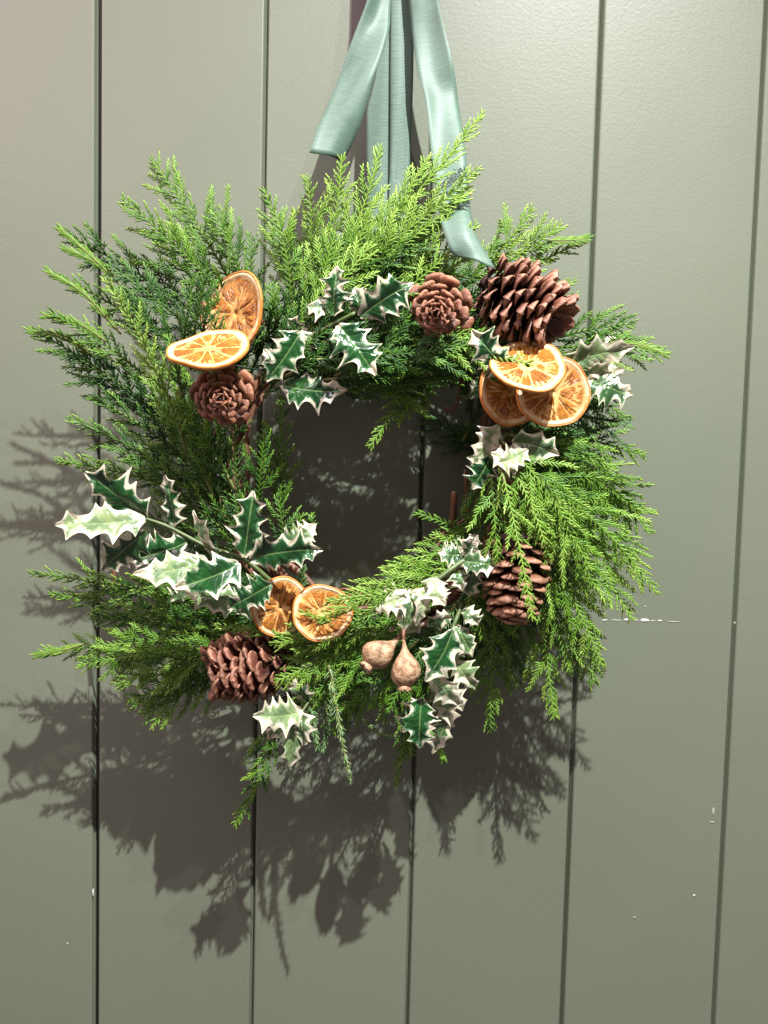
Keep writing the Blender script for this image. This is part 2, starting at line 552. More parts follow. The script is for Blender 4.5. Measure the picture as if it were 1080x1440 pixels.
def band(name, pts, n=48, m=8, cut=(0, 0), camber=0.0, seed=0, fold=0.0):
    """pts: (px, py, s, half width px, tilt deg: rotation of the width about the path)"""
    r = random.Random(seed)
    ctr = smooth_path([at(p[0], p[1], p[2]) for p in pts], n)
    par = np.array([[p[3], p[4]] for p in pts], dtype=float)
    g = np.linspace(0, len(pts) - 1, n)
    hw = np.interp(g, np.arange(len(pts)), par[:, 0]) * PXM
    tl = np.radians(np.interp(g, np.arange(len(pts)), par[:, 1]))
    T = np.gradient(ctr, axis=0)
    L = np.concatenate([[0], np.cumsum(np.linalg.norm(np.diff(ctr, axis=0), axis=1))])
    T /= np.linalg.norm(T, axis=1)[:, None]
    vs, uv = [], []
    ph = r.uniform(0, 6)
    for i in range(n):
        S = np.cross(T[i], [0, 1.0, 0])
        S /= np.linalg.norm(S)
        if S[0] < 0:
            S = -S
        N = np.cross(S, T[i])
        if N[1] > 0:
            N = -N
        S2 = S * math.cos(tl[i]) + N * math.sin(tl[i])
        N2 = N * math.cos(tl[i]) - S * math.sin(tl[i])
        for j in range(m + 1):
            q = j / m * 2 - 1
            cutoff = 0.0
            if i > n - 14:
                cutoff = (i - (n - 14)) / 13 * (cut[0] * (1 - q) / 2 + cut[1] * (1 + q) / 2)
            f2 = fold * (math.sin(3.1 * q + ph + 5 * i / n) + .8 * math.sin(2 * q - ph + 13 * i / n) * math.sin(7 * i / n + ph))
            p = ctr[i] + S2 * hw[i] * q + N2 * (camber * (1 - q * q) + f2) + T[i] * cutoff
            vs.append(p)
            uv.append((q * hw[i], L[i]))
    F = [(i * (m + 1) + j, i * (m + 1) + j + 1, (i + 1) * (m + 1) + j + 1, (i + 1) * (m + 1) + j) for i in range(n - 1) for j in range(m)]
    o = world_obj(name, vs, F, M['ribbon'], ribbon, uv=uv)
    sd = o.modifiers.new('thickness', 'SOLIDIFY')
    sd.thickness = 0.0004
    return o
# the two legs of the loop going down to the ring
band('loop_strand', [(541, -240, 0.016, 16, 0), (535, -40, 0.020, 18, 6), (534, 110, 0.022, 18, 8), (535, 240, 0.026, 18, 5), (537, 380, 0.034, 18, 0), (538, 440, 0.040, 18, 0)], seed=2, fold=0.0006, camber=0.0006)
band('loop_strand', [(566, -240, 0.019, 15, 0), (566, -40, 0.023, 15, -8), (565, 110, 0.026, 15, -6), (562, 240, 0.029, 13, -4), (556, 380, 0.036, 13, 0), (553, 440, 0.042, 13, 0)], seed=3, fold=0.0005, camber=0.0008)
band('knot', [(530, -255, 0.030, 18, 0), (545, -262, 0.038, 20, 0), (562, -258, 0.038, 20, 0), (580, -248, 0.028, 18, 0)], n=16, seed=5, fold=0.001, camber=0.002)
# tails
band('tail', [(545, -235, 0.034, 18, 0), (541, -80, 0.040, 15, -35), (531, 10, 0.044, 17, -28), (521, 55, 0.048, 21, 2), (503, 105, 0.052, 24, 20), (481, 165, 0.056, 25, 8), (460, 221, 0.060, 22, -26)],
     cut=(0.0035, -0.004), seed=11, fold=0.0016, camber=0.001)
band('tail', [(575, -235, 0.034, 18, 0), (588, -80, 0.036, 18, 15), (599, 20, 0.040, 20, 30), (611, 90, 0.045, 23, 6), (620, 140, .048, 22, -18), (630, 210, 0.064, 21, 4), (639, 290, 0.092, 19, -12), (650, 335, 0.108, 18, -4), (666, 366, 0.112, 17, 0)],
     n=60, cut=(-0.010, 0.013), seed=12, fold=0.0015, camber=0.001)

# ------------------------------------------------------------------ the wreath
CX, CY = 528, 662
wreath = link('wreath', None, None, Matrix.Translation(at(CX, CY, 0.0)))
wreath['label'] = 'round evergreen wreath with holly, pine cones and dried orange slices on a green door'
wreath['category'] = 'wreath'

# --- twig ring
rng = random.Random(21)
for k in range(7):
    r0 = 205 + rng.uniform(-22, 22)
    s0 = rng.uniform(0.020, 0.045)
    a0, span = rng.uniform(0, 360), rng.uniform(250, 350)
    pts = []
    for i in range(50):
        a = R(a0 + span * i / 49)
        rr = r0 + 9 * math.sin(3 * a + k) + 6 * math.sin(7 * a + 2 * k)
        pts.append(at(CX + rr * math.cos(a), CY + rr * math.sin(a), s0 + 0.008 * math.sin(2 * a + k)))
    v, f = tube(pts, [0.0034 * (1 - 0.4 * i / 49) + 0.0005 * math.sin(i * 1.7) for i in range(50)], 8)
    world_obj('vine_twig', v, f, M['twig'], wreath)
def stick(pts, rad, cut=True, mat='twig', name='twig', n=14):
    P = smooth_path(pts, n)
    v, f = tube(P, [rad * (1 - 0.12 * i / (n - 1)) for i in range(n)], 9)
    o = world_obj(name, v, f, M[mat], wreath)
    if cut:
        d = P[-1] - P[-2]
        d /= np.linalg.norm(d)
        v, f = tube([P[-1] - d * 0.0004, P[-1] + d * 0.0003], [rad * 0.82, rad * 0.78], 9)
        world_obj('cut_end', v, f, M['twig_cut'], o)
    return o
stick([at(636, 770, .05), at(637, 730, .053), at(639, 692, .055)], 0.0030)
stick([at(660, 740, .05), at(657, 700, .055), at(654, 662, .06)], 0.0017)
stick([at(668, 740, .045), at(669, 712, .05), at(672, 680, .05)], 0.0028)
stick([at(683, 720, .045), at(679, 700, .05), at(682, 676, .05)], 0.0020)
stick([at(690, 540, .05), at(682, 590, .052), at(675, 628, .05)], 0.0036)
stick([at(650, 750, .05), at(625, 755, .06), at(610, 776, .062)], 0.0014)
stick([at(600, 765, .05), at(640, 740, .055), at(665, 720, .055)], 0.0016)
stick([at(161, 828, .055), at(160, 805, .056), at(159, 788, .058)], 0.0019)
stick([at(290, 452, .05), at(282, 425, .06), at(278, 405, .06)], 0.0022)
stick([at(362, 452, .06), at(382, 457, .062), at(398, 461, .06)], 0.0022)
stick([at(352, 560, .05), at(358, 545, .055), at(362, 528, .055)], 0.0026)
stick([at(425, 480, .06), at(440, 477, .065), at(455, 475, .065)], 0.0026)
stick([at(625, 574, .045), at(636, 575, .048), at(645, 560, .05), at(650, 530, .05)], 0.0012, False, 'wire', 'copper_wire')
stick([at(478, 848, .05), at(474, 836, .052), at(482, 828, .053), at(496, 830, .054), at(505, 840, .05)], 0.0007, False, 'wire', 'copper_wire')
stick([at(634, 545, .05), at(638, 530, .05), at(637, 515, .05), at(628, 495, .05)], 0.0007, False, 'greenwire', 'florist_wire')
stick([at(300, 510, .09), at(320, 512, .10), at(345, 517, .095), at(372, 521, .08)], 0.0008, False, 'greenwire', 'florist_wire')

# --- cedar sprigs
def fingers_to_mesh(B, D, N, Ln, Wd, Cu):
    """flat tapering scale-leaf fingers, 4-sided, in the flat space of the frond"""
    k = len(B)
    prof = np.array([(0.0, 0.60), (0.28, 1.0), (0.60, 0.82), (0.84, 0.58)])
    S = np.cross(N, D)
    S /= np.linalg.norm(S, axis=1)[:, None] + 1e-9
    rings = []
    for t, w in prof:
        c = B + D * (Ln * t)[:, None] + N * (Cu * t * t)[:, None]
        a = S * (Wd * w * 0.5)[:, None]
        b = N * (Wd * w * 0.30)[:, None]
        rings += [c + a, c + b, c - a, c - b]
    tip = B + D * Ln[:, None] + N * Cu[:, None]
    rings.append(tip)
    nv = len(rings)
    V = np.stack(rings, axis=1).reshape(-1, 3)
    fq = []
    for r in range(len(prof) - 1):
        for q in range(4):
            a0, a1 = r * 4 + q, r * 4 + (q + 1) % 4
            fq += [(a0, a1, a1 + 4), (a0, a1 + 4, a0 + 4)]
    l0 = (len(prof) - 1) * 4
    for q in range(4):
        fq.append((l0 + q, l0 + (q + 1) % 4, nv - 1))
    fq = np.array(fq)
    Fc = (fq[None] + (np.arange(k) * nv)[:, None, None]).reshape(-1, 3)
    return V, Fc, nv

def frond_flat(L, W, rg, u0, lat_sp, fin_sp, shade, fl_max, full=1.0, blunt=0.0):
    B, D, N, Ln, Wd, Cu, Sh = [], [], [], [], [], [], []
    def add(b, d, n, l, w, c, s):
        B.append(b); D.append(d); N.append(n); Ln.append(l); Wd.append(w); Cu.append(c); Sh.append(s)
    x = u0 * L
    side = 1
    while x < L * 0.985:
        u = x / L
        q = (u - u0) / (1 - u0)
        prof = min(1.0, 0.45 + q * 2.6) * (1 - q ** (1.55 + blunt)) ** 0.8
        ang = R(rg.uniform(32, 46) - 8 * q)
        ll = max(0.004, W * 0.5 / math.sin(R(45)) * prof * rg.uniform(0.60, 1.15))
        if rg.random() < 0.05:
            ll *= 0.45
        tilt = rg.gauss(0, 0.15)
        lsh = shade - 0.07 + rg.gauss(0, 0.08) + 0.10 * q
        fl = min(fl_max, max(0.0040, 0.36 * ll)) * rg.uniform(0.85, 1.15)
        # walk along the lateral
        px, py, pz = x, 0.0, 0.0
        t = 0.0
        s2 = 1
        curl = rg.uniform(-0.1, 0.55)
        step = fin_sp
        while t < ll:
            g = t / ll
            a = ang - curl * g
            dx, dy, dz = math.cos(a), side * math.sin(a), tilt - 0.25 * g
            nx = 1 / math.sqrt(dx * dx + dy * dy + dz * dz)
            dx *= nx; dy *= nx; dz *= nx
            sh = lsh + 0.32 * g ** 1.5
            # axis piece
            if s2 > 0:
                add((px, py, pz), (dx, dy, dz), (0, 0, 1), step * 3.6, 0.00150 * (1 - 0.25 * g), 0.0, sh - 0.03)
            # side finger
            if t > 0.0018 and rg.random() > 0.07:
                fa = R(rg.uniform(27, 37))
                ca, sa = math.cos(fa), math.sin(fa) * s2 * side
                ex, ey = dx * ca - dy * sa, dx * sa + dy * ca
                ez = dz + rg.gauss(0, 0.12)
                l = fl * (1 - 0.55 * g) * rg.uniform(0.65, 1.25)
                fx = 1 / math.sqrt(ex * ex + ey * ey + ez * ez)
                ex *= fx; ey *= fx; ez *= fx
                add((px, py, pz), (ex, ey, ez), (rg.gauss(0, .15), rg.gauss(0, .15), 1), l, 0.00116 * rg.uniform(0.8, 1.2), rg.gauss(0, 0.10) * l, sh + 0.06 + rg.gauss(0, 0.07))
                if l > 0.0085:      # a forked finger
                    for s3 in (-1, 1):
                        h = R(38) * s3
                        gx_, gy_ = ex * math.cos(h) - ey * math.sin(h), ex * math.sin(h) + ey * math.cos(h)
                        add((px + ex * l * .38, py + ey * l * .38, pz + ez * l * .38), (gx_, gy_, ez), (0, 0, 1), l * .45, 0.0013, 0.0, sh + 0.1)
            s2 = -s2
            px += dx * step; py += dy * step; pz += dz * step
            t += step * rg.uniform(0.9, 1.1)
        add((px, py, pz), (dx, dy, dz), (0, 0, 1), 0.0035, 0.0014, 0.0, sh + 0.1)
        side = -side
        x += lat_sp * rg.uniform(0.55, 1.4) * (1 - 0.45 * q)
    # leading tip
    x = L * (u0 + .05)
    s2 = 1
    while x < L:
        add((x, 0, 0), (1, 0, 0), (0, 0, 1), 0.0046, 0.0014, 0.0, shade + 0.2 * x / L)
        a = R(38)
        add((x, 0, 0), (math.cos(a), s2 * math.sin(a), 0.1), (0, 0, 1), 0.0056, 0.0012, 0.0, shade + 0.25 * x / L)
        s2 = -s2
        x += 0.0022
    return [np.array(z, dtype=float) for z in (B, D, N, Ln, Wd, Cu, Sh)]

TRI = [0]
def curve_frame(P0, P1, P2, roll, n=48):
    t = np.linspace(0, 1, n)[:, None]
    P0, P1, P2 = (np.array(list(p)) for p in (P0, P1, P2))
    C = P0 * (1 - t) ** 2 + 2 * P1 * t * (1 - t) + P2 * t ** 2
    T = np.gradient(C, axis=0)
    T /= np.linalg.norm(T, axis=1)[:, None]
    L = np.concatenate([[0], np.cumsum(np.linalg.norm(np.diff(C, axis=0), axis=1))])
    S = np.cross(T, np.array([0, -1.0, 0]))
    S /= np.linalg.norm(S, axis=1)[:, None]
    Nn = np.cross(S, T)
    Nn[Nn[:, 1] > 0] *= -1
    c, s = math.cos(roll), math.sin(roll)
    return C, T, S * c + Nn * s, Nn * c - S * s, L

def sprig(x0, y0, x1, y1, w, s0, s1, bend=0, roll=0, shade=0.35, u0=0.12, lat=0.0082, fin=0.00150, fl=0.0092, cup=2.2, smid=None, seed=None, stemr=0.0013, blunt=0.0, arch=0.0):
    """cedar sprig from pixel 0 (base) to pixel 1 (tip); w = full width in pixels; s = distance from the door"""
    sprig.k += 1
    rg = random.Random(seed if seed is not None else 1000 + sprig.k * 17)
    dx, dy = x1 - x0, y1 - y0
    ln = math.hypot(dx, dy)
    mx, my = (x0 + x1) / 2 - dy / ln * bend, (y0 + y1) / 2 + dx / ln * bend
    sm = smid if smid is not None else (s0 + s1) / 2 + 0.010
    C, T, S, Nn, Lc = curve_frame(at(x0, y0, s0), at(mx, my, sm), at(x1, y1, s1), R(roll + rg.uniform(-14, 14)))
    L = Lc[-1]
    Wm = (1.5 if w > 50 and (x0 > 640 or y0 > 760) else 1.22) * w * PXM * (1 - (s0 + s1) / 2 / DIST)
    B, D, N, Ln, Wd, Cu, Sh = frond_flat(L, Wm, rg, u0, lat, fin, shade, fl, blunt=blunt)
    N /= np.linalg.norm(N, axis=1)[:, None]
    V, Fc, nv = fingers_to_mesh(B, D, N, Ln, Wd, Cu)
    x = np.clip(V[:, 0], 0, L * 1.08)
    def ip(A):
        return np.stack([np.interp(x, Lc, A[:, k]) for k in range(3)], axis=1)
    over = np.maximum(x - L, 0)[:, None]
    ph = rg.uniform(0, 6)
    z = V[:, 2] - cup * V[:, 1] ** 2 + 0.0025 * np.sin(x * 70 + ph) * np.clip(np.abs(V[:, 1]) / 0.02, 0, 1)
    W = ip(C) + over * T[-1] + ip(S) * V[:, 1:2] + ip(Nn) * z[:, None]
    W[:, 2] -= arch * V[:, 1] ** 2
    W[:, 1] = np.minimum(W[:, 1], -0.0035)
    sh = np.repeat(np.clip(Sh, 0, 1.2), nv)
    TRI[0] += len(Fc)
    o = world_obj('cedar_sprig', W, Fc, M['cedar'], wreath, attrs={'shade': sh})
    idx = np.linspace(0, len(C) - 1, 20).astype(int)
    idx = idx[: int(20 * 0.93)]
    v, f = tube(C[idx] - Nn[idx] * 0.0011, np.linspace(stemr, stemr * 0.35, len(idx)), 6)
    world_obj('stem', v, f, M['cedar_stem'], o)
    return o
sprig.k = 0

# dark under-layer that follows the ring clockwise
rng = random.Random(77)
NF = 34
for i in range(NF):
    a = 2 * math.pi * (i + rng.uniform(-.3, .3)) / NF
    r0 = rng.uniform(190, 235)
    bx, by = CX + r0 * math.cos(a), CY + r0 * math.sin(a)
    th = a + math.pi / 2 - R(rng.uniform(18, 42))
    ln = rng.uniform(130, 185)
    if 200 < math.degrees(a) % 360 < 330:
        ln *= 0.85
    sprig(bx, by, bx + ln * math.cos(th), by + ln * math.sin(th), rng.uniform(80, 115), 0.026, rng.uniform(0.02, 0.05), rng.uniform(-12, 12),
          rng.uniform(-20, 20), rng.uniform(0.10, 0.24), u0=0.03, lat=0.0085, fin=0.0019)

NF2 = 30
for i in range(NF2):
    a = 2 * math.pi * (i + rng.uniform(-.3, .3)) / NF2
    r0 = rng.uniform(180, 235)
    bx, by = CX + r0 * math.cos(a), CY + r0 * math.sin(a)
    th = a + math.pi / 2 - R(rng.uniform(14, 36))
    ln = rng.uniform(110, 150)
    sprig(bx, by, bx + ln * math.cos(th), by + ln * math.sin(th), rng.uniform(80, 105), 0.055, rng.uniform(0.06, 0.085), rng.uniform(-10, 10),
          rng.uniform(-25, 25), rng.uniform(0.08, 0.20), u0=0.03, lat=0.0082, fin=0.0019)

for i in range(22):                    # the thick crown of the ring, seen edge on from the lamps
    a = R(196 + 148 * i / 21 + rng.uniform(-3, 3))
    r0 = rng.uniform(190, 285)
    bx, by = CX + r0 * math.cos(a), CY + r0 * math.sin(a)
    th = a + math.pi / 2 - R(rng.uniform(-10, 60))
    ln = rng.uniform(90, 125)
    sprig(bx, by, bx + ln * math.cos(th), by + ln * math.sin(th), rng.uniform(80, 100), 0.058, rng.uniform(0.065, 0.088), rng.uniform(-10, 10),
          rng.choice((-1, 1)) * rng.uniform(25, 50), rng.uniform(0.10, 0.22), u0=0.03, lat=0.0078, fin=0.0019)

SPRIGS = [
    # upper left, light on top
    (352, 452, 212, 224, 120, .050, .072, 14, 10, .40), (330, 430, 172, 280, 90, .055, .080, 8, -10, .46), (345, 410, 300, 300, 80, .060, .075, 10, 0, .36),
    (352, 430, 350, 330, 60, .055, .06, 5, 0, .28), (320, 450, 215, 330, 100, .070, .088, 0, 10, .34),
    # left, long leads
    (300, 460, 86, 326, 95, .045, .070, 14, 10, .22), (290, 480, 150, 372, 95, .060, .075, 8, -12, .20), (285, 520, 70, 384, 62, .045, .075, 20, 10, .30),
    (250, 620, 48, 466, 100, .035, .070, 26, 0, .24), (240, 560, 72, 440, 70, .055, .078, 14, 10, .36), (270, 520, 170, 420, 80, .065, .08, 6, 0, .22),
    (262, 640, 150, 395, 62, .075, .098, 22, 12, .62), (290, 640, 195, 470, 85, .070, .085, 18, -8, .48), (300, 660, 100, 500, 95, .040, .06, 24, 8, .16),
    (255, 690, 80, 648, 62, .050, .075, 10, 8, .42), (290, 700, 100, 590, 80, .042, .07, 18, -10, .26), (275, 660, 130, 560, 80, .06, .08, 14, 6, .24),
    (300, 700, 215, 560, 90, .075, .092, 16, 0, .40), (330, 690, 250, 560, 80, .080, .09, 10, -8, .30), (330, 740, 230, 620, 90, .06, .08, 10, 0, .22),
    (280, 720, 170, 640, 70, .070, .085, 8, 10, .32), (330, 560, 262, 470, 60, .06, .075, 4, 0, .20),
    # inner left, upright
    (380, 720, 396, 560, 56, .050, .070, 8, 10, .36), (360, 740, 372, 600, 70, .055, .078, 0, -10, .30), (395, 740, 400, 640, 46, .048, .06, -6, 10, .40),
    (340, 720, 330, 610, 70, .07, .082, -6, 0, .24), (400, 800, 425, 725, 44, .05, .06, -5, 0, .34), (440, 745, 438, 722, 20, .055, .06, 0, 0, .34),
    # top fan
    (420, 470, 372, 268, 90, .055, .075, 14, 8, .40), (410, 440, 388, 300, 80, .07, .085, 10, 0, .46), (430, 430, 432, 250, 75, .06, .090, 14, 5, .54),
    (440, 420, 480, 225, 75, .06, .088, 16, -5, .62), (440, 430, 535, 208, 85, .065, .092, 22, 8, .62), (450, 420, 600, 224, 80, .07, .098, 18, -8, .60),
    (452, 396, 678, 160, 74, .070, .100, 20, 8, .66), (460, 400, 672, 238, 84, .078, .104, 16, -10, .66), (480, 400, 660, 268, 80, .080, .100, 12, 6, .60),
    (440, 450, 520, 300, 90, .08, .10, 14, 0, .48), (420, 460, 470, 330, 90, .085, .10, 10, 10, .42), (470, 420, 622, 310, 85, .075, .09, 10, 0, .42),
    (400, 470, 520, 345, 85, .09, .105, 12, 8, .58), (500, 420, 640, 350, 70, .07, .085, 8, 0, .34), (540, 430, 668, 318, 62, .085, .105, 10, 8, .62),
    (560, 420, 640, 282, 50, .08, .10, 10, -5, .60), (590, 400, 672, 350, 50, .08, .095, 5, 0, .50), (390, 460, 380, 400, 60, .08, .09, 0, 0, .30),
    (450, 460, 560, 390, 80, .06, .075, 6, 0, .20), (520, 450, 600, 380, 70, .06, .07, 6, 0, .22),
    # right of the ribbon, behind the big cone
    (650, 400, 748, 296, 66, .055, .080, 10, 8, .56), (655, 400, 786, 318, 64, .055, .082, 8, -8, .56), (670, 400, 822, 338, 44, .050, .080, 6, 6, .52),
    (690, 420, 806, 396, 44, .045, .07, 6, 0, .52), (700, 430, 812, 415, 40, .045, .06, 5, 0, .50), (640, 420, 700, 340, 60, .06, .075, 5, 0, .40),
    (700, 470, 800, 440, 60, .04, .05, 5, 0, .25),
    # right, pointing out
    (760, 490, 934, 497, 66, .055, .085, -12, 10, .40), (770, 480, 890, 455, 60, .060, .078, -8, 0, .30), (790, 500, 880, 480, 60, .06, .08, -8, -8, .42),
    (790, 540, 882, 588, 58, .050, .07, -8, 0, .34), (800, 530, 870, 560, 50, .045, .06, -5, 0, .26),
    # in front, top middle to the right
    (520, 470, 745, 512, 62, .085, .118, -10, 8, .62), (560, 480, 690, 470, 56, .080, .10, -8, -8, .52), (470, 470, 580, 480, 60, .07, .085, -8, 0, .34),
    (440, 500, 596, 580, 34, .065, .085, -10, 6, .46), (598, 490, 520, 628, 44, .060, .085, -8, 0, .46), (610, 500, 570, 570, 54, .05, .07, -5, 0, .32),
    (620, 480, 610, 540, 50, .05, .06, 0, 0, .24), (690, 650, 598, 588, 58, .018, .030, 14, 0, .10), (690, 660, 640, 600, 50, .02, .03, 10, 0, .10),
    (430, 500, 455, 545, 32, .08, .09, 0, 0, .42),
    # the big right hand fall
    (700, 600, 905, 640, 70, .060, .070, -14, 8, .36), (720, 590, 915, 748, 86, .065, .088, -26, 10, .46), (712, 610, 900, 720, 86, .075, .092, -22, -8, .42),
    (705, 640, 922, 832, 92, .070, .098, -32, 8, .52), (700, 640, 890, 790, 96, .085, .105, -26, -8, .46), (700, 660, 888, 868, 90, .075, .100, -26, 8, .52),
    (705, 690, 846, 935, 96, .080, .100, -24, 0, .50), (720, 720, 800, 940, 92, .070, .090, -16, 8, .44), (740, 780, 778, 1008, 82, .060, .085, -10, -6, .48),
    (745, 800, 835, 960, 84, .055, .075, -10, 0, .38), (700, 800, 690, 1028, 74, .050, .072, 6, 6, .42), (690, 820, 655, 960, 62, .045, .06, 5, 0, .30),
    (700, 840, 725, 965, 70, .045, .062, 0, 0, .28), (695, 615, 765, 760, 80, .098, .118, -12, 8, .60), (705, 620, 800, 740, 84, .100, .118, -14, -10, .54),
    (690, 650, 700, 790, 60, .095, .112, 0, 10, .46), (700, 640, 748, 868, 44, .110, .128, -6, 5, .64), (716, 650, 830, 800, 90, .098, .112, -18, 0, .52),
    (690, 630, 668, 740, 56, .07, .08, 4, 0, .28), (700, 700, 655, 790, 60, .06, .07, 4, 0, .26), (740, 600, 860, 650, 80, .07, .08, -10, 0, .30),
    (700, 560, 760, 640, 70, .05, .07, -6, 0, .26), (740, 690, 850, 850, 90, .09, .105, -14, 5, .44),
    # lower right, sweeping left over the oranges
    (690, 790, 480, 836, 56, .070, .095, 12, 8, .58), (680, 770, 540, 800, 54, .065, .085, 12, -8, .56), (670, 760, 588, 722, 36, .05, .065, 6, 0, .34),
    (680, 760, 600, 760, 40, .055, .07, 6, 0, .40), (660, 800, 452, 868, 60, .100, .130, 10, 8, .60), (600, 830, 462, 846, 44, .105, .130, 6, -8, .58), (650, 820, 500, 900, 70, .080, .10, 8, 0, .40),
    (650, 790, 680, 900, 50, .08, .09, 0, 0, .44), (630, 840, 540, 880, 60, .07, .08, 0, 0, .30),
    # bottom
    (580, 880, 386, 906, 78, .090, .112, 14, 8, .56), (580, 890, 390, 958, 92, .085, .108, 12, -8, .52), (560, 900, 430, 990, 86, .080, .100, 6, 0, .44),
    (560, 910, 380, 930, 80, .075, .098, 8, 5, .50), (590, 900, 480, 1000, 84, .075, .095, 0, -8, .36), (600, 900, 540, 1010, 80, .070, .09, 0, 0, .30),
    (600, 930, 556, 1104, 44, .060, .080, 5, 0, .40), (606, 950, 570, 1062, 50, .062, .076, 4, 0, .36), (570, 990, 580, 1060, 30, .06, .07, 0, 0, .40),
    (520, 920, 470, 1030, 70, .07, .085, 0, 0, .34), (620, 900, 600, 980, 60, .06, .07, 0, 0, .24), (540, 860, 440, 900, 70, .095, .110, 6, 0, .48),
    # bottom left
    (420, 880, 42, 806, 70, .045, .075, 16, 8, .40), (400, 890, 70, 836, 70, .040, .07, 10, -8, .34), (360, 890, 130, 870, 86, .050, .075, 6, 0, .26),
    (390, 900, 56, 918, 74, .055, .082, 14, 8, .46), (370, 910, 112, 935, 84, .060, .085, 12, -8, .44), (370, 900, 165, 962, 92, .062, .082, 10, 5, .40),
    (350, 930, 182, 985, 84, .055, .072, 6, 0, .36), (340, 930, 204, 1006, 84, .050, .07, 4, -6, .40), (330, 870, 200, 850, 80, .05, .065, 4, 0, .20),
    (330, 900, 240, 960, 84, .058, .068, 4, 0, .28), (440, 906, 302, 880, 36, .098, .115, 6, 6, .58), (395, 1010, 330, 1160, 48, .055, .080, -12, 8, .36),
    (400, 990, 352, 1090, 50, .05, .07, -6, 0, .28), (450, 950, 395, 1010, 60, .06, .07, 0, 0, .22), (440, 880, 410, 840, 30, .06, .07, 0, 0, .3),
]
SPRIGS += [
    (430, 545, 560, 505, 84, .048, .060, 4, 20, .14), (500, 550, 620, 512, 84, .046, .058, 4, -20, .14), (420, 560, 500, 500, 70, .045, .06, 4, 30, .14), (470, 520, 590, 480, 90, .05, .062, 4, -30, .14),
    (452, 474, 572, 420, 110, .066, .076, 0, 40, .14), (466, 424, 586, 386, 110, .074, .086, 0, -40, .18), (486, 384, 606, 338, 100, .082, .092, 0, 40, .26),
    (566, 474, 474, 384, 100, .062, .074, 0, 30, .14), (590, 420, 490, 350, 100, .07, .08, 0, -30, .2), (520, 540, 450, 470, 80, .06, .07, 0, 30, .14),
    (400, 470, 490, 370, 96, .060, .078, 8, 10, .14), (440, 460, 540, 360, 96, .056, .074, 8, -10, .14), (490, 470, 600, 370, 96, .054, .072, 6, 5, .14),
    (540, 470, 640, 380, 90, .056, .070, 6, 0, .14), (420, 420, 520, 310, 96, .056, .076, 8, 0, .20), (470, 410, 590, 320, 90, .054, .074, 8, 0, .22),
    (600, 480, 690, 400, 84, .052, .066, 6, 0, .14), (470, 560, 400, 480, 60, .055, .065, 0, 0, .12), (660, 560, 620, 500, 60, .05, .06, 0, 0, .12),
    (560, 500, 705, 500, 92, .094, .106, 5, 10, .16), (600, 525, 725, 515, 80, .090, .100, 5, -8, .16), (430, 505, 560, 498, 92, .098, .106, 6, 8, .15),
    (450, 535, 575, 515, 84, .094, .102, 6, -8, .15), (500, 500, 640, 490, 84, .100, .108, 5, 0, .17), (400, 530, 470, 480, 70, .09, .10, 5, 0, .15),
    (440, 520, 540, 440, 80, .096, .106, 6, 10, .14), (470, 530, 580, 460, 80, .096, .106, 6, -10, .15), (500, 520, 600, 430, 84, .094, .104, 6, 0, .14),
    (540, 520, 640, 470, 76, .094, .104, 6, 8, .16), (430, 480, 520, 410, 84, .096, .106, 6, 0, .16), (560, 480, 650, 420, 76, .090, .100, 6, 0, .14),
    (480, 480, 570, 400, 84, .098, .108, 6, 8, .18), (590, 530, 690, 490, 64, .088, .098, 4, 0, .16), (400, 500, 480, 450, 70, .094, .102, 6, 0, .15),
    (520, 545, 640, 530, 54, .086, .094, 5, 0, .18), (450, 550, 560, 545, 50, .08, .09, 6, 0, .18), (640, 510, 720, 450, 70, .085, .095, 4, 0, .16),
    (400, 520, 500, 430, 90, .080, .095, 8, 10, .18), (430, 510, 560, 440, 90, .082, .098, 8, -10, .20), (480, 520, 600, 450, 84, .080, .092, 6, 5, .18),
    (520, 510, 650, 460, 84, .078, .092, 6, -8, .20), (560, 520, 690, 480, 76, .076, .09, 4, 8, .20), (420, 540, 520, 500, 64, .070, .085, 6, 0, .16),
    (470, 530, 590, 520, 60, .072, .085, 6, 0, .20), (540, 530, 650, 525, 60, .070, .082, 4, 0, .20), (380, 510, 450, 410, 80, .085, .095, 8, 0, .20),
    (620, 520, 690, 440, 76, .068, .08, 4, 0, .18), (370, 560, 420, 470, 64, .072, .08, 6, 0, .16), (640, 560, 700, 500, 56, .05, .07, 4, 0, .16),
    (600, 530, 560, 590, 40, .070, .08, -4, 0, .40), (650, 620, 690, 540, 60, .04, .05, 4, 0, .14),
    (268, 500, 290, 380, 56, .084, .106, -4, 10, .18), (284, 496, 298, 396, 38, .086, .104, -4, -10, .16), (255, 496, 272, 386, 60, .084, .104, 0, 0, .20), (255, 560, 236, 475, 36, .104, .112, 4, 0, .30), (350, 800, 330, 700, 70, .07, .085, 4, 0, .2), (400, 780, 390, 700, 60, .06, .07, 4, 0, .24),
    (690, 690, 640, 760, 54, .06, .07, 6, 0, .3), (660, 740, 620, 800, 56, .07, .085, 6, 0, .36), (620, 800, 520, 830, 50, .075, .09, 8, 0, .5),
]
for a in SPRIGS:
    a = list(a)
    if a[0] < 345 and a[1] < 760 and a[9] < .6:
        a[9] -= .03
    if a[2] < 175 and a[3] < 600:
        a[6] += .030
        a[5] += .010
    sprig(*a)

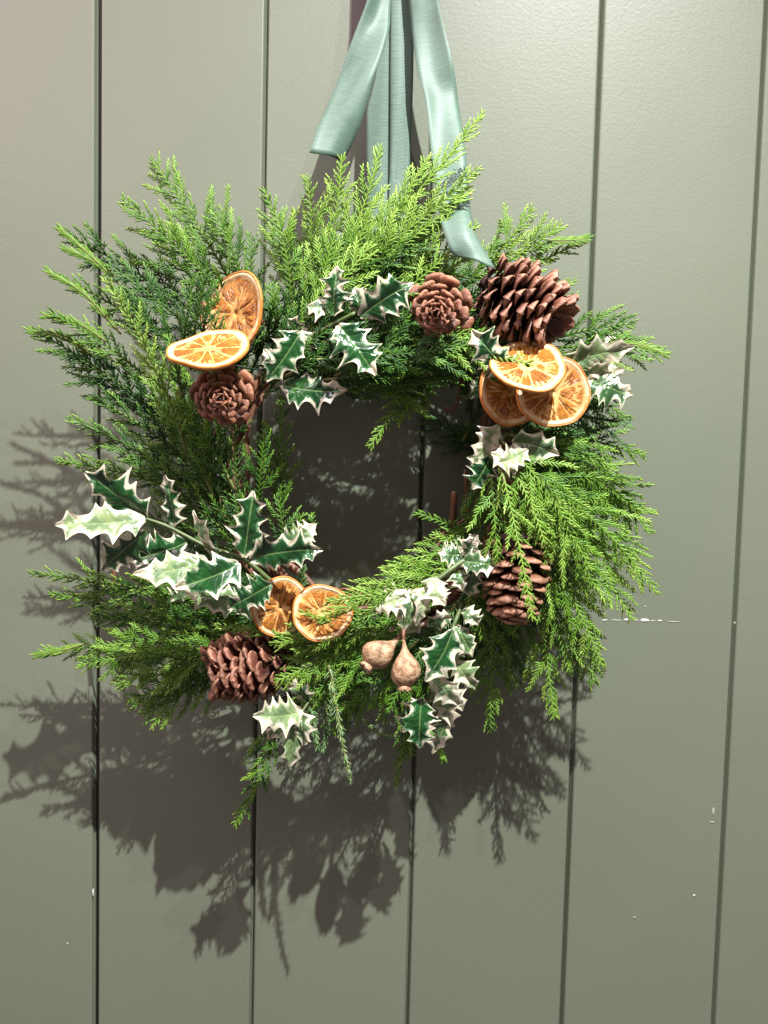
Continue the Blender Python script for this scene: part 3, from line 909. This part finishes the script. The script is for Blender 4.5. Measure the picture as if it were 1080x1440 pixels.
# long nearly bare leaders at the left and top right
def leader(pts, rad=0.0008, shade=0.55):
    P = smooth_path([at(*p) for p in pts], 40)
    rg = random.Random(int(pts[0][0] * 7))
    B, D, N, Ln, Wd, Cu, Sh = [], [], [], [], [], [], []
    for i in range(2, 39):
        T = P[min(i + 1, 39)] - P[i - 1]
        T /= np.linalg.norm(T)
        S = np.cross(T, [0, -1, 0])
        S /= np.linalg.norm(S)
        for s in (-1, 1):
            a = R(rg.uniform(10, 30))
            l = rg.uniform(0.0045, 0.0085)
            B.append(P[i]); D.append(T * math.cos(a) + S * s * math.sin(a)); N.append((0, -1, 0)); Ln.append(l); Wd.append(.0013); Cu.append(0); Sh.append(shade + rg.gauss(0, .1))
    V, Fc, nv = fingers_to_mesh(*[np.array(z, dtype=float) for z in (B, D, N, Ln, Wd, Cu)])
    o = world_obj('cedar_sprig', V, Fc, M['cedar'], wreath, attrs={'shade': np.repeat(Sh, nv)})
    v, f = tube(P, np.linspace(rad, rad * .5, 40), 6)
    world_obj('stem', v, f, M['cedar_stem'], o)
leader([(170, 402, 0.096), (130, 362, 0.101), (84, 322, 0.106)], shade=.6)
leader([(160, 385, 0.096), (128, 366, 0.101), (92, 350, 0.106)], shade=.55)
leader([(170, 470, 0.096), (120, 415, 0.101), (68, 382, 0.106)], shade=.6)
leader([(150, 480, 0.096), (110, 455, 0.101), (64, 444, 0.106)], shade=.6)
leader([(130, 500, 0.086), (90, 475, 0.096), (42, 465, 0.101)], shade=.55)
leader([(860, 484, .085), (900, 485, .09), (936, 498, .092)], shade=.66)
leader([(770, 338, .08), (800, 338, .082), (824, 336, .084)], shade=.6)
leader([(120, 905, .08), (85, 915, .082), (52, 921, .084)], shade=.62)
leader([(560, 552, .08), (580, 566, .084), (596, 579, .086)], shade=.6)
leader([(595, 1020, .07), (612, 1040, .075), (622, 1064, .078)], shade=.6)

# --- rosemary-like needled stems at the bottom
def needle_sprig(pts, nl=0.0085, shade=0.5):
    n = 46
    P = smooth_path([at(*p) for p in pts], n)
    rg = random.Random(int(pts[-1][0] * 3 + pts[-1][1]))
    B, D, N, Ln, Wd, Cu, Sh = [], [], [], [], [], [], []
    for i in range(1, n):
        T = P[min(i + 1, n - 1)] - P[i - 1]
        T /= np.linalg.norm(T)
        S = np.cross(T, [0, -1, 0])
        S /= np.linalg.norm(S)
        U = np.cross(S, T)
        for q in range(3):
            az = rg.uniform(0, 2 * math.pi)
            a = R(rg.uniform(32, 62)) * (1 - 0.4 * i / n)
            rad = S * math.cos(az) + U * math.sin(az) * 0.8
            l = nl * rg.uniform(.7, 1.15) * (1 - 0.45 * i / n)
            d = T * math.cos(a) + rad * math.sin(a)
            B.append(P[i]); D.append(d / np.linalg.norm(d)); N.append((rg.gauss(0, .3), -1, rg.gauss(0, .3))); Ln.append(l); Wd.append(.00115); Cu.append(0.0); Sh.append(shade + rg.gauss(0, .16))
    N = np.array(N); N /= np.linalg.norm(N, axis=1)[:, None]
    V, Fc, nv = fingers_to_mesh(np.array(B), np.array(D), N, np.array(Ln), np.array(Wd), np.array(Cu))
    o = world_obj('rosemary_sprig', V, Fc, M['rosemary'], wreath, attrs={'shade': np.repeat(Sh, nv)})
    v, f = tube(P, np.linspace(.0011, .0006, n), 6)
    world_obj('stem', v, f, M['cedar_stem'], o)
needle_sprig([(462, 935, .105), (474, 1000, .11), (482, 1050, .112), (493, 1096, .112)], .0075, .6)
needle_sprig([(430, 960, .09), (438, 1000, .096), (446, 1050, .098)], .009)
needle_sprig([(455, 960, .09), (460, 1010, .095), (455, 1052, .098)], .009)
needle_sprig([(480, 970, .085), (500, 1000, .09), (530, 1030, .09), (552, 1036, .088)], .0065, .55)
needle_sprig([(640, 850, .09), (624, 880, .10), (612, 900, .10)], .010, .3)
needle_sprig([(425, 830, .07), (424, 815, .072), (426, 800, .074)], .008, .5)

# --- holly
def holly_leaf(parent, x0, y0, x1, y1, w, s0, s1, roll=0, pale=0.0, curl=0.25, bend=0, seed=None, spines=4):
    holly_leaf.k += 1
    rg = random.Random(seed if seed is not None else 500 + 31 * holly_leaf.k)
    spines = rg.choice((3, 4, 4, 5)) if w > 42 else 3
    pale = max(0.0, pale - rg.uniform(0, .3))
    bend = bend + rg.uniform(-7, 7)
    dx, dy = x1 - x0, y1 - y0
    ln = math.hypot(dx, dy)
    mx, my = (x0 + x1) / 2 - dy / ln * bend, (y0 + y1) / 2 + dx / ln * bend
    C, T, S, Nn, Lc = curve_frame(at(x0, y0, s0), at(mx, my, (s0 + s1) / 2 + 0.012 * rg.uniform(.3, 1.2)), at(x1, y1, s1), R(roll))
    L = Lc[-1]
    hw = w * 0.5 * PXM * (1 - s0 / DIST)
    nu, nv = 64, 8
    ph = [[(k + 0.75 + rg.uniform(-.27, .27)) / (spines + 0.75) for k in range(spines)] for _ in range(2)]
    amp = [[rg.uniform(0.55, 1.55) for _ in range(spines)] for _ in range(2)]
    updn = [[rg.uniform(-1, 1) + (0.5 if k % 2 else -0.5) for k in range(spines)] for _ in range(2)]
    V, E, RB, VU = [], [], [], []
    for i in range(nu + 1):
        u = i / nu
        base = math.sin(math.pi * min(1, u * 0.96 + 0.02) ** 0.80) ** 0.75
        base *= (1 - 0.15 * u)
        x = u * L
        c = np.array([np.interp(x, Lc, C[:, k]) for k in range(3)])
        t_ = np.array([np.interp(x, Lc, T[:, k]) for k in range(3)])
        s_ = np.array([np.interp(x, Lc, S[:, k]) for k in range(3)])
        n_ = np.array([np.interp(x, Lc, Nn[:, k]) for k in range(3)])
        for j in range(-nv, nv + 1):
            q = j / nv
            sd = 0 if q < 0 else 1
            spike, lift, lean = 0.0, 0.0, 0.0
            for k in range(spines):
                dd = (u - ph[sd][k]) * spines
                g = max(0.0, 1 - abs(dd) / 0.5) ** 2.3
                spike += 0.80 * amp[sd][k] * g
                lift += updn[sd][k] * max(0.0, 1 - abs(dd) / 0.7) ** 1.5
            wid = hw * (base * 0.60 + spike * min(1.0, base * 1.5) * 0.62)
            aq = abs(q)
            y = q * wid
            z = -curl * y * y / hw * 0.8 + 0.28 * abs(y) - 0.12 * hw * base + curl * 0.0 + hw * 0.20 * lift * aq ** 3 * base
            z += 0.0006 * math.sin(9 * u + 4 * q + ph[0][0] * 20)
            fwd_ = spike * aq ** 2 * 0.09 * L * 0.4
            p = c + s_ * y + n_ * z + t_ * fwd_
            V.append(p)
            VU.append(u * 8.5 - aq * 1.5 + 0.3 * sd)
            E.append((1 - aq) * wid * 1.0 + 0 * u)
            RB.append(abs(y) + (0.001 * max(0, u - 0.86) * 12))
    m2 = 2 * nv + 1
    V = np.array(V)
    F = np.array([(i * m2 + j, i * m2 + j + 1, (i + 1) * m2 + j + 1, (i + 1) * m2 + j) for i in range(nu) for j in range(m2 - 1)])
    E = np.array(E)
    # the tip spine is cream
    U = np.repeat(np.linspace(0, 1, nu + 1), m2)
    E = np.minimum(E, (1.0 - U) * L * 0.6)
    o = world_obj('leaf', V, F, M['holly'], parent, attrs={'edge': E, 'rib': RB, 'pale': np.full(len(V), pale), 'vein': VU})
    return o
holly_leaf.k = 0

def holly_sprig(label, stem, rad, leaves):
    P = smooth_path([at(*p) for p in stem], 20)
    v, f = tube(P, np.linspace(rad, rad * .6, 20), 8)
    o = world_obj('holly_sprig', v, f, M['holly_stem'], wreath)
    o['label'] = label
    for a in leaves:
        kw = a[-1] if isinstance(a[-1], dict) else {}
        holly_leaf(o, *(a[:-1] if kw else a), **kw)
    return o

holly_sprig('largest holly sprig with cream edged leaves, at the lower left', [(395, 830, .10), (345, 788, .105), (290, 768, .108), (235, 740, .11), (200, 728, .112)], .0019, [
    (206, 730, 120, 664, 66, .112, .118, 18, .0, .5), (204, 729, 78, 738, 60, .114, .122, -24, .75, .3, -6), (206, 748, 142, 802, 58, .112, .105, 12, .15, .4),
    (262, 762, 182, 788, 58, .098, .095, -20, .05, .3), (290, 784, 188, 806, 56, .115, .120, -28, .55, .4, -6), (243, 742, 232, 668, 46, .098, .100, 35, .1, .6),
    (300, 782, 272, 718, 34, .104, .108, 40, .5, .6), (337, 792, 246, 826, 66, .122, .130, -12, .0, .3, -5), (342, 784, 356, 690, 58, .118, .120, 10, .0, .4),
    (352, 787, 454, 774, 62, .122, .124, -8, .05, .3, -4), (395, 768, 444, 736, 50, .100, .098, 20, .35, .4), (382, 822, 320, 856, 54, .124, .124, 8, .0, .5),
    (338, 846, 262, 832, 50, .104, .104, -10, .55, .3), (332, 830, 350, 870, 40, .10, .10, 0, .25, .4), (290, 800, 240, 845, 44, .09, .09, 10, .4, .4)])
holly_sprig('dark glossy holly sprig at the top beside a red brown pine cone', [(400, 490, .09), (445, 468, .10), (500, 440, .108)], .0026, [
    (468, 444, 474, 374, 52, .108, .112, 25, .0, .5), (506, 446, 582, 398, 56, .110, .114, -12, .0, .4), (512, 448, 500, 404, 40, .104, .106, 25, .05, .6),
    (476, 456, 528, 528, 64, .116, .118, 12, .05, .35, -5), (472, 462, 470, 494, 44, .104, .104, -20, .15, .5), (424, 466, 374, 536, 56, .104, .106, 18, .0, .5),
    (396, 540, 488, 548, 56, .088, .096, 12, .0, .4, 6), (430, 476, 404, 448, 36, .092, .092, 30, .3, .5), (445, 470, 428, 500, 34, .10, .098, 20, .55, .4),
    (470, 440, 432, 430, 36, .10, .10, -25, .35, .5), (500, 450, 540, 455, 36, .098, .1, 10, .35, .5), (385, 520, 372, 490, 30, .085, .085, 10, .1, .5)])
holly_sprig('holly leaves between the big pine cone and the three orange slices', [(670, 470, .08), (700, 500, .092), (722, 528, .096)], .0016, [
    (718, 524, 664, 464, 56, .112, .114, 14, .05, .4), (690, 520, 660, 560, 34, .08, .08, 20, .3, .5), (712, 520, 716, 480, 30, .09, .095, 30, .4, .5)])
holly_sprig('mostly cream holly leaves at the far right edge', [(790, 500, .07), (815, 510, .078), (830, 530, .08)], .0016, [
    (806, 508, 892, 488, 50, .090, .095, -20, .75, .3), (826, 532, 890, 556, 54, .088, .090, 14, .2, .5), (796, 500, 860, 528, 44, .086, .088, -25, .9, .3),
    (830, 528, 878, 520, 40, .080, .082, 10, .5, .4), (820, 515, 870, 470, 36, .07, .075, 10, .4, .5)])
holly_sprig('pale holly leaves just under the three orange slices', [(715, 610, .08), (695, 630, .088), (680, 660, .09)], .0016, [
    (702, 598, 664, 662, 44, .102, .10, 20, .9, .3), (736, 652, 690, 636, 40, .108, .112, -20, .85, .3), (692, 640, 664, 688, 46, .100, .100, 12, .2, .5),
    (720, 622, 786, 640, 54, .096, .100, -10, .35, .4), (700, 650, 742, 632, 44, .114, .112, 10, .95, .3)])
holly_sprig('small leaved pale holly sprig in the lower right of the ring', [(690, 772, .09), (650, 790, .104), (600, 826, .112), (560, 850, .112)], .0022, [
    (612, 812, 626, 852, 42, .118, .122, 20, .9, .3), (584, 834, 516, 856, 44, .116, .118, -15, .85, .4), (586, 832, 566, 888, 40, .114, .118, 25, .6, .5),
    (602, 824, 584, 880, 34, .116, .118, 30, .9, .5), (650, 788, 700, 796, 40, .104, .106, 20, .35, .5), (650, 780, 616, 776, 44, .100, .104, -20, .3, .5),
    (655, 782, 672, 752, 36, .09, .09, 10, .1, .5), (640, 798, 650, 830, 36, .10, .104, 20, .4, .5), (560, 850, 590, 890, 36, .108, .112, -15, .75, .4),
    (670, 790, 660, 840, 38, .094, .096, 0, .3, .5), (575, 842, 535, 838, 32, .118, .12, 0, .8, .4)])
holly_sprig('holly sprig hanging at the bottom right of the tan seed pods', [(650, 850, .09), (630, 900, .102), (612, 950, .108), (600, 990, .108)], .0018, [
    (638, 886, 598, 958, 62, .120, .124, 14, .0, .4, -5), (594, 982, 590, 1052, 58, .112, .112, 10, .0, .5), (600, 948, 648, 994, 46, .110, .112, -14, .75, .3),
    (612, 966, 634, 1022, 46, .106, .108, -25, .6, .4), (640, 880, 664, 924, 40, .10, .10, 20, .3, .5), (635, 870, 600, 880, 36, .106, .108, 20, .25, .5),
    (645, 900, 620, 950, 36, .09, .09, 10, .4, .5), (640, 930, 668, 970, 40, .094, .096, -10, .6, .4), (600, 990, 566, 1030, 42, .098, .098, 10, .15, .5),
    (625, 960, 650, 1000, 40, .1, .1, 10, .25, .5), (650, 860, 672, 880, 32, .1, .1, 10, .5, .5), (630, 1000, 608, 1060, 34, .092, .094, 10, .3, .5)])
holly_sprig('pale holly tuft under the bottom left pine cone', [(450, 960, .09), (435, 985, .10), (424, 1002, .106)], .0014, [
    (426, 1000, 356, 1006, 56, .116, .120, -14, .8, .3, -4), (418, 1006, 406, 1082, 40, .106, .108, 30, .55, .5), (422, 1002, 426, 1048, 40, .108, .11, -20, .35, .5),
    (425, 1004, 376, 1040, 40, .10, .10, 10, .5, .4), (432, 985, 405, 965, 32, .10, .104, 10, .3, .5)])

# --- pine cones
def scale_mesh(name, mat, kind):
    """unit length along +X, face normal +Z (the side towards the cone tip); a thin woody blade with a thickened end"""
    nu, nv = 13, 8
    def half(u):
        if kind in ('spoon', 'pad'):
            w = .11 + .39 * min(1, u / .80) ** 1.25
            e = max(0.0, (u - .74) / .26)
            return w * math.sqrt(max(0.0, 1 - e ** 2.6)) + .002
        if kind == 'blade':
            w = .11 + .39 * min(1, u / .72) ** 1.1
            e = max(0.0, (u - .62) / .38)
            return w * (max(0.0, 1 - e ** 2.0)) ** .6 + .004
        w = .12 + .38 * min(1, u / .74) ** 1.2
        e = max(0.0, (u - .70) / .30)
        return w * (1 - e ** 1.25) + .012
    V, A, E = [], [], []
    for side in (1, -1):
        for i in range(nu + 1):
            u = (i / nu) ** .85
            h = half(u)
            for j in range(-nv // 2, nv // 2 + 1):
                q = j / (nv // 2)
                y = h * q
                th = (.016 + (.055 if kind != 'point' else .12) * max(0, (u - .55) / .45) ** 1.2) * (1 - .75 * abs(q) ** 2.2) * (1 - .7 * max(0, (u - .9) / .1) ** 2)
                zc = .05 * u * u + (.30 if kind == 'spoon' else .45) * y * y + (.06 * math.sin(u * 5))
                if kind == 'pad':
                    zc = .10 * u - .42 * y * y - .9 * max(0, u - .62) ** 2
                    th *= 1.5
                if kind == 'spoon':
                    zc += .10 * max(0, u - .6) ** 2 * 4
                if kind == 'blade':
                    zc -= .05 * max(0, u - .6) * 2
                ridge = .030 * math.exp(-(q / .16) ** 2) * max(0, (u - .45) / .55)
                z = zc + side * th + (ridge if side > 0 else -ridge * 1.6)
                if kind == 'point' and side < 0:
                    z -= .13 * max(0, 1 - abs(u - .84) / .16) * (1 - abs(q))
                V.append((u, y, z))
                A.append(u)
                E.append(max(abs(q) ** 3 * (1 if u > .5 else 0), max(0, (u - .90) / .10)))
    m = nv + 1
    k0 = (nu + 1) * m
    F = []
    for i in range(nu):
        for j in range(nv):
            a, b, c, d = i * m + j, i * m + j + 1, (i + 1) * m + j + 1, (i + 1) * m + j
            F.append((a, d, c, b))
            F.append((k0 + a, k0 + b, k0 + c, k0 + d))
        F.append((i * m, k0 + i * m, k0 + (i + 1) * m, (i + 1) * m))
        F.append((i * m + nv, (i + 1) * m + nv, k0 + (i + 1) * m + nv, k0 + i * m + nv))
    for j in range(nv):
        F.append((nu * m + j, k0 + nu * m + j, k0 + nu * m + j + 1, nu * m + j + 1))
    return mesh_data(name, V, F, M[mat], smooth=(kind != 'point'), attrs={'along': A, 'rim': E})
SC_ROUND = scale_mesh('round_scale', 'cone_red', 'pad')
SC_DARK = scale_mesh('long_scale', 'cone_dark', 'blade')
SC_POINT = scale_mesh('pointed_scale', 'cone_dark', 'point')
SC_PAD = scale_mesh('thick_scale', 'cone_dark', 'pad')
SC_TAN = scale_mesh('tan_scale', 'cone_tan', 'spoon')

def pine_cone(label, base, tip, radius, n, sc, open0, open1, wfac, mat_core='cone_core', core=0.34, seed=0, gamma=0.75, lenfac=1.0, roundness=0.6, lin=False, pw=2.2):
    """base/tip world points; radius = widest half width; open0/open1 = angle of scales from the axis at base and tip"""
    rg = random.Random(seed)
    base, tip = Vector(base), Vector(tip)
    H = (tip - base).length
    ax = (tip - base).normalized()
    e1 = ax.orthogonal().normalized()
    e2 = ax.cross(e1)
    P = [base + ax * H * t for t in np.linspace(0.0, 0.93, 12)]
    rad = [radius * core * (1 - 0.85 * t ** 1.6) for t in np.linspace(0, 1, 12)]
    v, f = tube(P, rad, 10)
    o = world_obj('pine_cone', v, f, M[mat_core], wreath)
    o['label'] = label
    for k in range(n):
        q = (k + 0.5) / n
        t = q ** gamma
        th = k * 2.399963 + seed
        env = radius * (math.sin(math.pi * (0.16 + 0.84 * (0.18 + 0.82 * t)) ** 0.9) ** roundness if t < 1 else 0.1)
        env = radius * max(0.16, (1 - t ** pw) ** roundness * min(1, 0.72 + 1.2 * t))
        if lin:
            env = radius * (1.0 - 0.95 * t)
        op = R(open0 + (open1 - open0) * t + rg.uniform(-5, 5))
        rc = radius * core * (1 - 0.85 * t ** 1.6) * 0.8
        l = max(0.0045, (env - rc) / max(0.35, math.sin(op)) * rg.uniform(.93, 1.06)) * lenfac
        l = min(l, radius * 1.25)
        rd = e1 * math.cos(th) + e2 * math.sin(th)
        d = (rd * math.sin(op) + ax * math.cos(op)).normalized()
        nz = (ax * math.sin(op) - rd * math.cos(op)).normalized()
        sy = nz.cross(d)
        w = l * wfac * rg.uniform(.92, 1.08)
        w = max(w, 0.0052)
        mm = Matrix((d * l, sy * w, nz * l * 0.95)).transposed().to_4x4()
        mm.translation = base + ax * H * t * 0.93 + rd * rc
        link('scale', sc, o, mm)
    return o
pine_cone('small red brown pine cone facing forward under the upper left orange slices', at(315, 555, .092), at(309, 562, .140), .0258, 42, SC_ROUND, 86, 16, .80, seed=3, gamma=.95, core=.22, lin=True)
pine_cone('round red brown pine cone facing forward right of the top holly', at(619, 431, .094), at(612, 441, .142), .0272, 44, SC_ROUND, 86, 16, .80, seed=8, gamma=.95, core=.22, lin=True)
pine_cone('large dark open pine cone lying above the three orange slices', at(680, 396, .075), at(762, 444, .098), .0298, 104, SC_DARK, 68, 30, .48, seed=5, gamma=.95, lenfac=1.12, core=.20, roundness=.40)
pine_cone('brown pine cone pointing down through the right hand foliage', at(726, 752, .088), at(722, 880, .098), .0315, 104, SC_TAN, 66, 32, .72, seed=2, gamma=.95, core=.40, roundness=.62, pw=1.5)
pine_cone('dark pine cone with pointed scales at the lower left', at(412, 926, .082), at(318, 941, .092), .0282, 116, SC_PAD, 50, 28, .62, seed=6, gamma=.95, core=.50, roundness=.40)

# --- dried orange slices
def orange_slice(label, px, py, s, rad_px, nx, ny, nseg=10, hole=0.0, warp=0.05, warp_a=0.0, spin=0.0, seed=0, thick=0.0032, bowl=0.0):
    """nx, ny: sideways / upward lean of the face normal (which otherwise looks straight out of the door)"""
    rg = random.Random(seed)
    Rr = rad_px * PXM * (1 - s / DIST)
    c = at(px, py, s)
    nrm = Vector((nx, -1, ny)).normalized()
    e1 = Vector((1, 0, 0)) - nrm * nrm.x
    e1.normalize()
    e2 = nrm.cross(e1)
    e1, e2 = e1 * math.cos(spin) + e2 * math.sin(spin), e2 * math.cos(spin) - e1 * math.sin(spin)
    mw = Matrix((e1, e2, nrm)).transposed().to_4x4()
    mw.translation = c
    hz = thick / 2
    p1, p2 = rg.uniform(0, 6), rg.uniform(0, 6)
    def out(r, th):
        return r * (1 + 0.030 * math.sin(2 * th + p1) + 0.020 * math.sin(3 * th + p2) + 0.010 * math.sin(7 * th + p1))
    def W(r, th, z):
        rr = out(r, th)
        z2 = z + Rr * (warp * (r / Rr) ** 2 * math.sin(2 * th + warp_a) + bowl * (r / Rr) ** 2 + 0.018 * (r / Rr) ** 2 * math.sin(5 * th + p2))
        return (rr * math.cos(th), rr * math.sin(th), z2)
    nt = 72
    def lathe(prof, closed=True):
        V = [W(r, 2 * math.pi * k / nt, z) for r, z in prof for k in range(nt)]
        n = len(prof)
        F = []
        for i in range(n if closed else n - 1):
            j = (i + 1) % n
            for k in range(nt):
                k2 = (k + 1) % nt
                F.append((i * nt + k, j * nt + k, j * nt + k2, i * nt + k2))
        return V, F
    h0 = max(hole, 0.02) * Rr
    r = Rr
    prof = [(h0, -hz * .35), (h0, hz * .42), (.16 * r, hz * .40), (.5 * r, hz * .22), (.81 * r, hz * .30), (.86 * r, hz * .62), (.895 * r, hz * .92), (.935 * r, hz * .86), (.955 * r, hz * .5),
            (.955 * r, -hz * .5), (.935 * r, -hz * .86), (.86 * r, -hz * .9), (.78 * r, -hz * .35), (.4 * r, -hz * .3)]
    V, F = lathe(prof)
    ring = [q for q, _ in prof for _k in range(nt)]
    o = link('orange_slice', mesh_data('orange_slice', V, F, M['pith'], attrs={'ring': [q / r for q in ring]}), wreath, mw)
    o['label'] = label
    prof = [(.951 * r, -hz * .80), (.951 * r, hz * .80), (.970 * r, hz * .96), (.990 * r, hz * .72), (1.0 * r, hz * .15), (.995 * r, -hz * .5), (.975 * r, -hz * .95)]
    V, F = lathe(prof)
    link('rind', mesh_data('rind', V, F, M['rind']), o, mw)
    # wedges
    cuts = []
    a = rg.uniform(0, 6)
    ws = [rg.uniform(.55, 1.45) for _ in range(nseg)]
    tot = sum(ws)
    for k in range(nseg):
        cuts.append(a)
        a += 2 * math.pi * ws[k] / tot
    cuts.append(cuts[0] + 2 * math.pi)
    for k in range(nseg):
        a0, a1 = cuts[k], cuts[k + 1]
        rin, rout = rg.uniform(.09, .14) * r, rg.uniform(.83, .87) * r
        if hole > 0.05:
            rin = rg.uniform(.14, .24) * r
        nr, na = 12, 9
        V, UV = [], []
        g = 0.0042 * 0.07 * rg.uniform(.7, 1.5)    # half the membrane thickness
        for i in range(nr + 1):
            ti = i / nr
            rr = rin + (rout - rin) * ti
            ga = min(g / rr, (a1 - a0) * .42)
            for j in range(na + 1):
                tj = j / na
                th = a0 + ga + (a1 - a0 - 2 * ga) * tj
                edge = min(1.0, 5 * min(tj, 1 - tj), 5 * min(ti, 1 - ti) + .0)
                # round the outer corners
                r2 = rr - (0.05 * r * (2 * abs(tj - .5)) ** 4 * ti)
                z = hz * (.16 + .34 * edge ** .5) + 0.0006 * edge * (math.sin(th * 34 + k) * .5 + rg.uniform(-.7, .7) + .8 * math.sin(ti * 5 + k * 2))
                V.append(W(r2, th, z))
                UV.append((r2 / r, th))
        n1 = len(V)
        F = [(i * (na + 1) + j, (i + 1) * (na + 1) + j, (i + 1) * (na + 1) + j + 1, i * (na + 1) + j + 1) for i in range(nr) for j in range(na)]
        # underside
        for i, j in ((0, 0), (nr, 0), (nr, na), (0, na)):
            x, y, z = V[i * (na + 1) + j]
        link('segment', mesh_data('segment', V, F, M['flesh'], uv=UV), o, mw)
    return o
orange_slice('dried orange slice lying tilted on the upper left pine cone', 293, 491, .124, 56, -.10, 1.45, 10, seed=1, warp=.06, thick=.0036)
orange_slice('half hidden dried orange slice standing upright at the upper left', 332, 441, .084, 57, -.65, .10, 10, seed=2, warp=.07, warp_a=1.0, bowl=.1)
orange_slice('right hand slice of the three dried orange slices', 778, 551, .104, 52, .10, .06, 11, seed=3, warp=.03)
orange_slice('left hand slice of the three dried orange slices, partly covered', 718, 550, .098, 50, .42, .12, 10, seed=4, warp=.05, warp_a=2)
orange_slice('topmost of the three dried orange slices, with a hole in its middle', 742, 514, .118, 53, -.10, .95, 9, hole=.10, seed=5, warp=.06, warp_a=.5)
orange_slice('darker dried orange slice at the lower left, beside the holly', 394, 854, .108, 43, .42, .0, 10, hole=.04, seed=6, warp=.07, warp_a=1.5)
orange_slice('pale rimmed dried orange slice at the bottom, half under cedar', 453, 862, .112, 42, .10, .10, 10, seed=7, warp=.05, warp_a=.4)

# --- dried seed pods
def seed_pod(label, top, bottom, rad, seed):
    rg = random.Random(seed)
    top, bottom = Vector(top), Vector(bottom)
    ax = (bottom - top)
    H = ax.length
    ax.normalize()
    e1 = ax.orthogonal().normalized()
    e2 = ax.cross(e1)
    prof = [(0, .10), (.08, .13), (.18, .18), (.28, .34), (.38, .62), (.50, .88), (.62, 1.0), (.74, .96), (.84, .76), (.91, .48), (.94, .34)]
    ns = 28
    V = []
    ph = rg.uniform(0, 6)
    for t, r in prof:
        for k in range(ns):
            a = 2 * math.pi * k / ns
            q = rad * r * (1 + .05 * math.sin(2 * a + ph + 3 * t) + .035 * math.sin(5 * a + 7 * t + ph) + .025 * math.sin(9 * a + ph) * math.sin(3.1 * t))
            V.append(top + ax * H * t + e1 * q * math.cos(a) + e2 * q * math.sin(a) + e1 * .0015 * math.sin(4 * t + ph))
    n = len(prof)
    F = [(i * ns + k, i * ns + (k + 1) % ns, (i + 1) * ns + (k + 1) % ns, (i + 1) * ns + k) for i in range(n - 1) for k in range(ns)]
    F += [tuple(range(ns))[::-1], tuple((n - 1) * ns + k for k in range(ns))]
    o = world_obj('seed_pod', [tuple(p) for p in V], F, M['pod'], wreath)
    o['label'] = label
    V, F = [], []
    nc = 16
    for i, (t, r0) in enumerate(((.90, .40), (.955, .44), (1.0, .52))):
        for k in range(nc):
            a = 2 * math.pi * k / nc
            tt = t + (.045 * (k % 2) + rg.uniform(-.015, .015) if i == 2 else 0)
            V.append(top + ax * H * tt + (e1 * math.cos(a) + e2 * math.sin(a)) * rad * r0)
    F = [(i * nc + k, i * nc + (k + 1) % nc, (i + 1) * nc + (k + 1) % nc, (i + 1) * nc + k) for i in range(2) for k in range(nc)]
    cr = world_obj('crown', [tuple(p) for p in V], F, M['pod'], o)
    sd = cr.modifiers.new('thickness', 'SOLIDIFY')
    sd.thickness = .0006
    v, f = tube(smooth_path([top + ax * H * .05, top - ax * H * .15, top - ax * H * .3 + Vector((.004, .02, .004))], 8), .0013, 7)
    world_obj('stalk', v, f, M['twig'], o)
seed_pod('left of two tan seed pods, lying on its side', at(562, 893, .112), at(514, 939, .124), .0108, 3)
seed_pod('right of two tan seed pods, hanging upright', at(568, 898, .120), at(569, 970, .130), .0106, 9)

print('foliage triangles', TRI[0], 'sprigs', sprig.k)
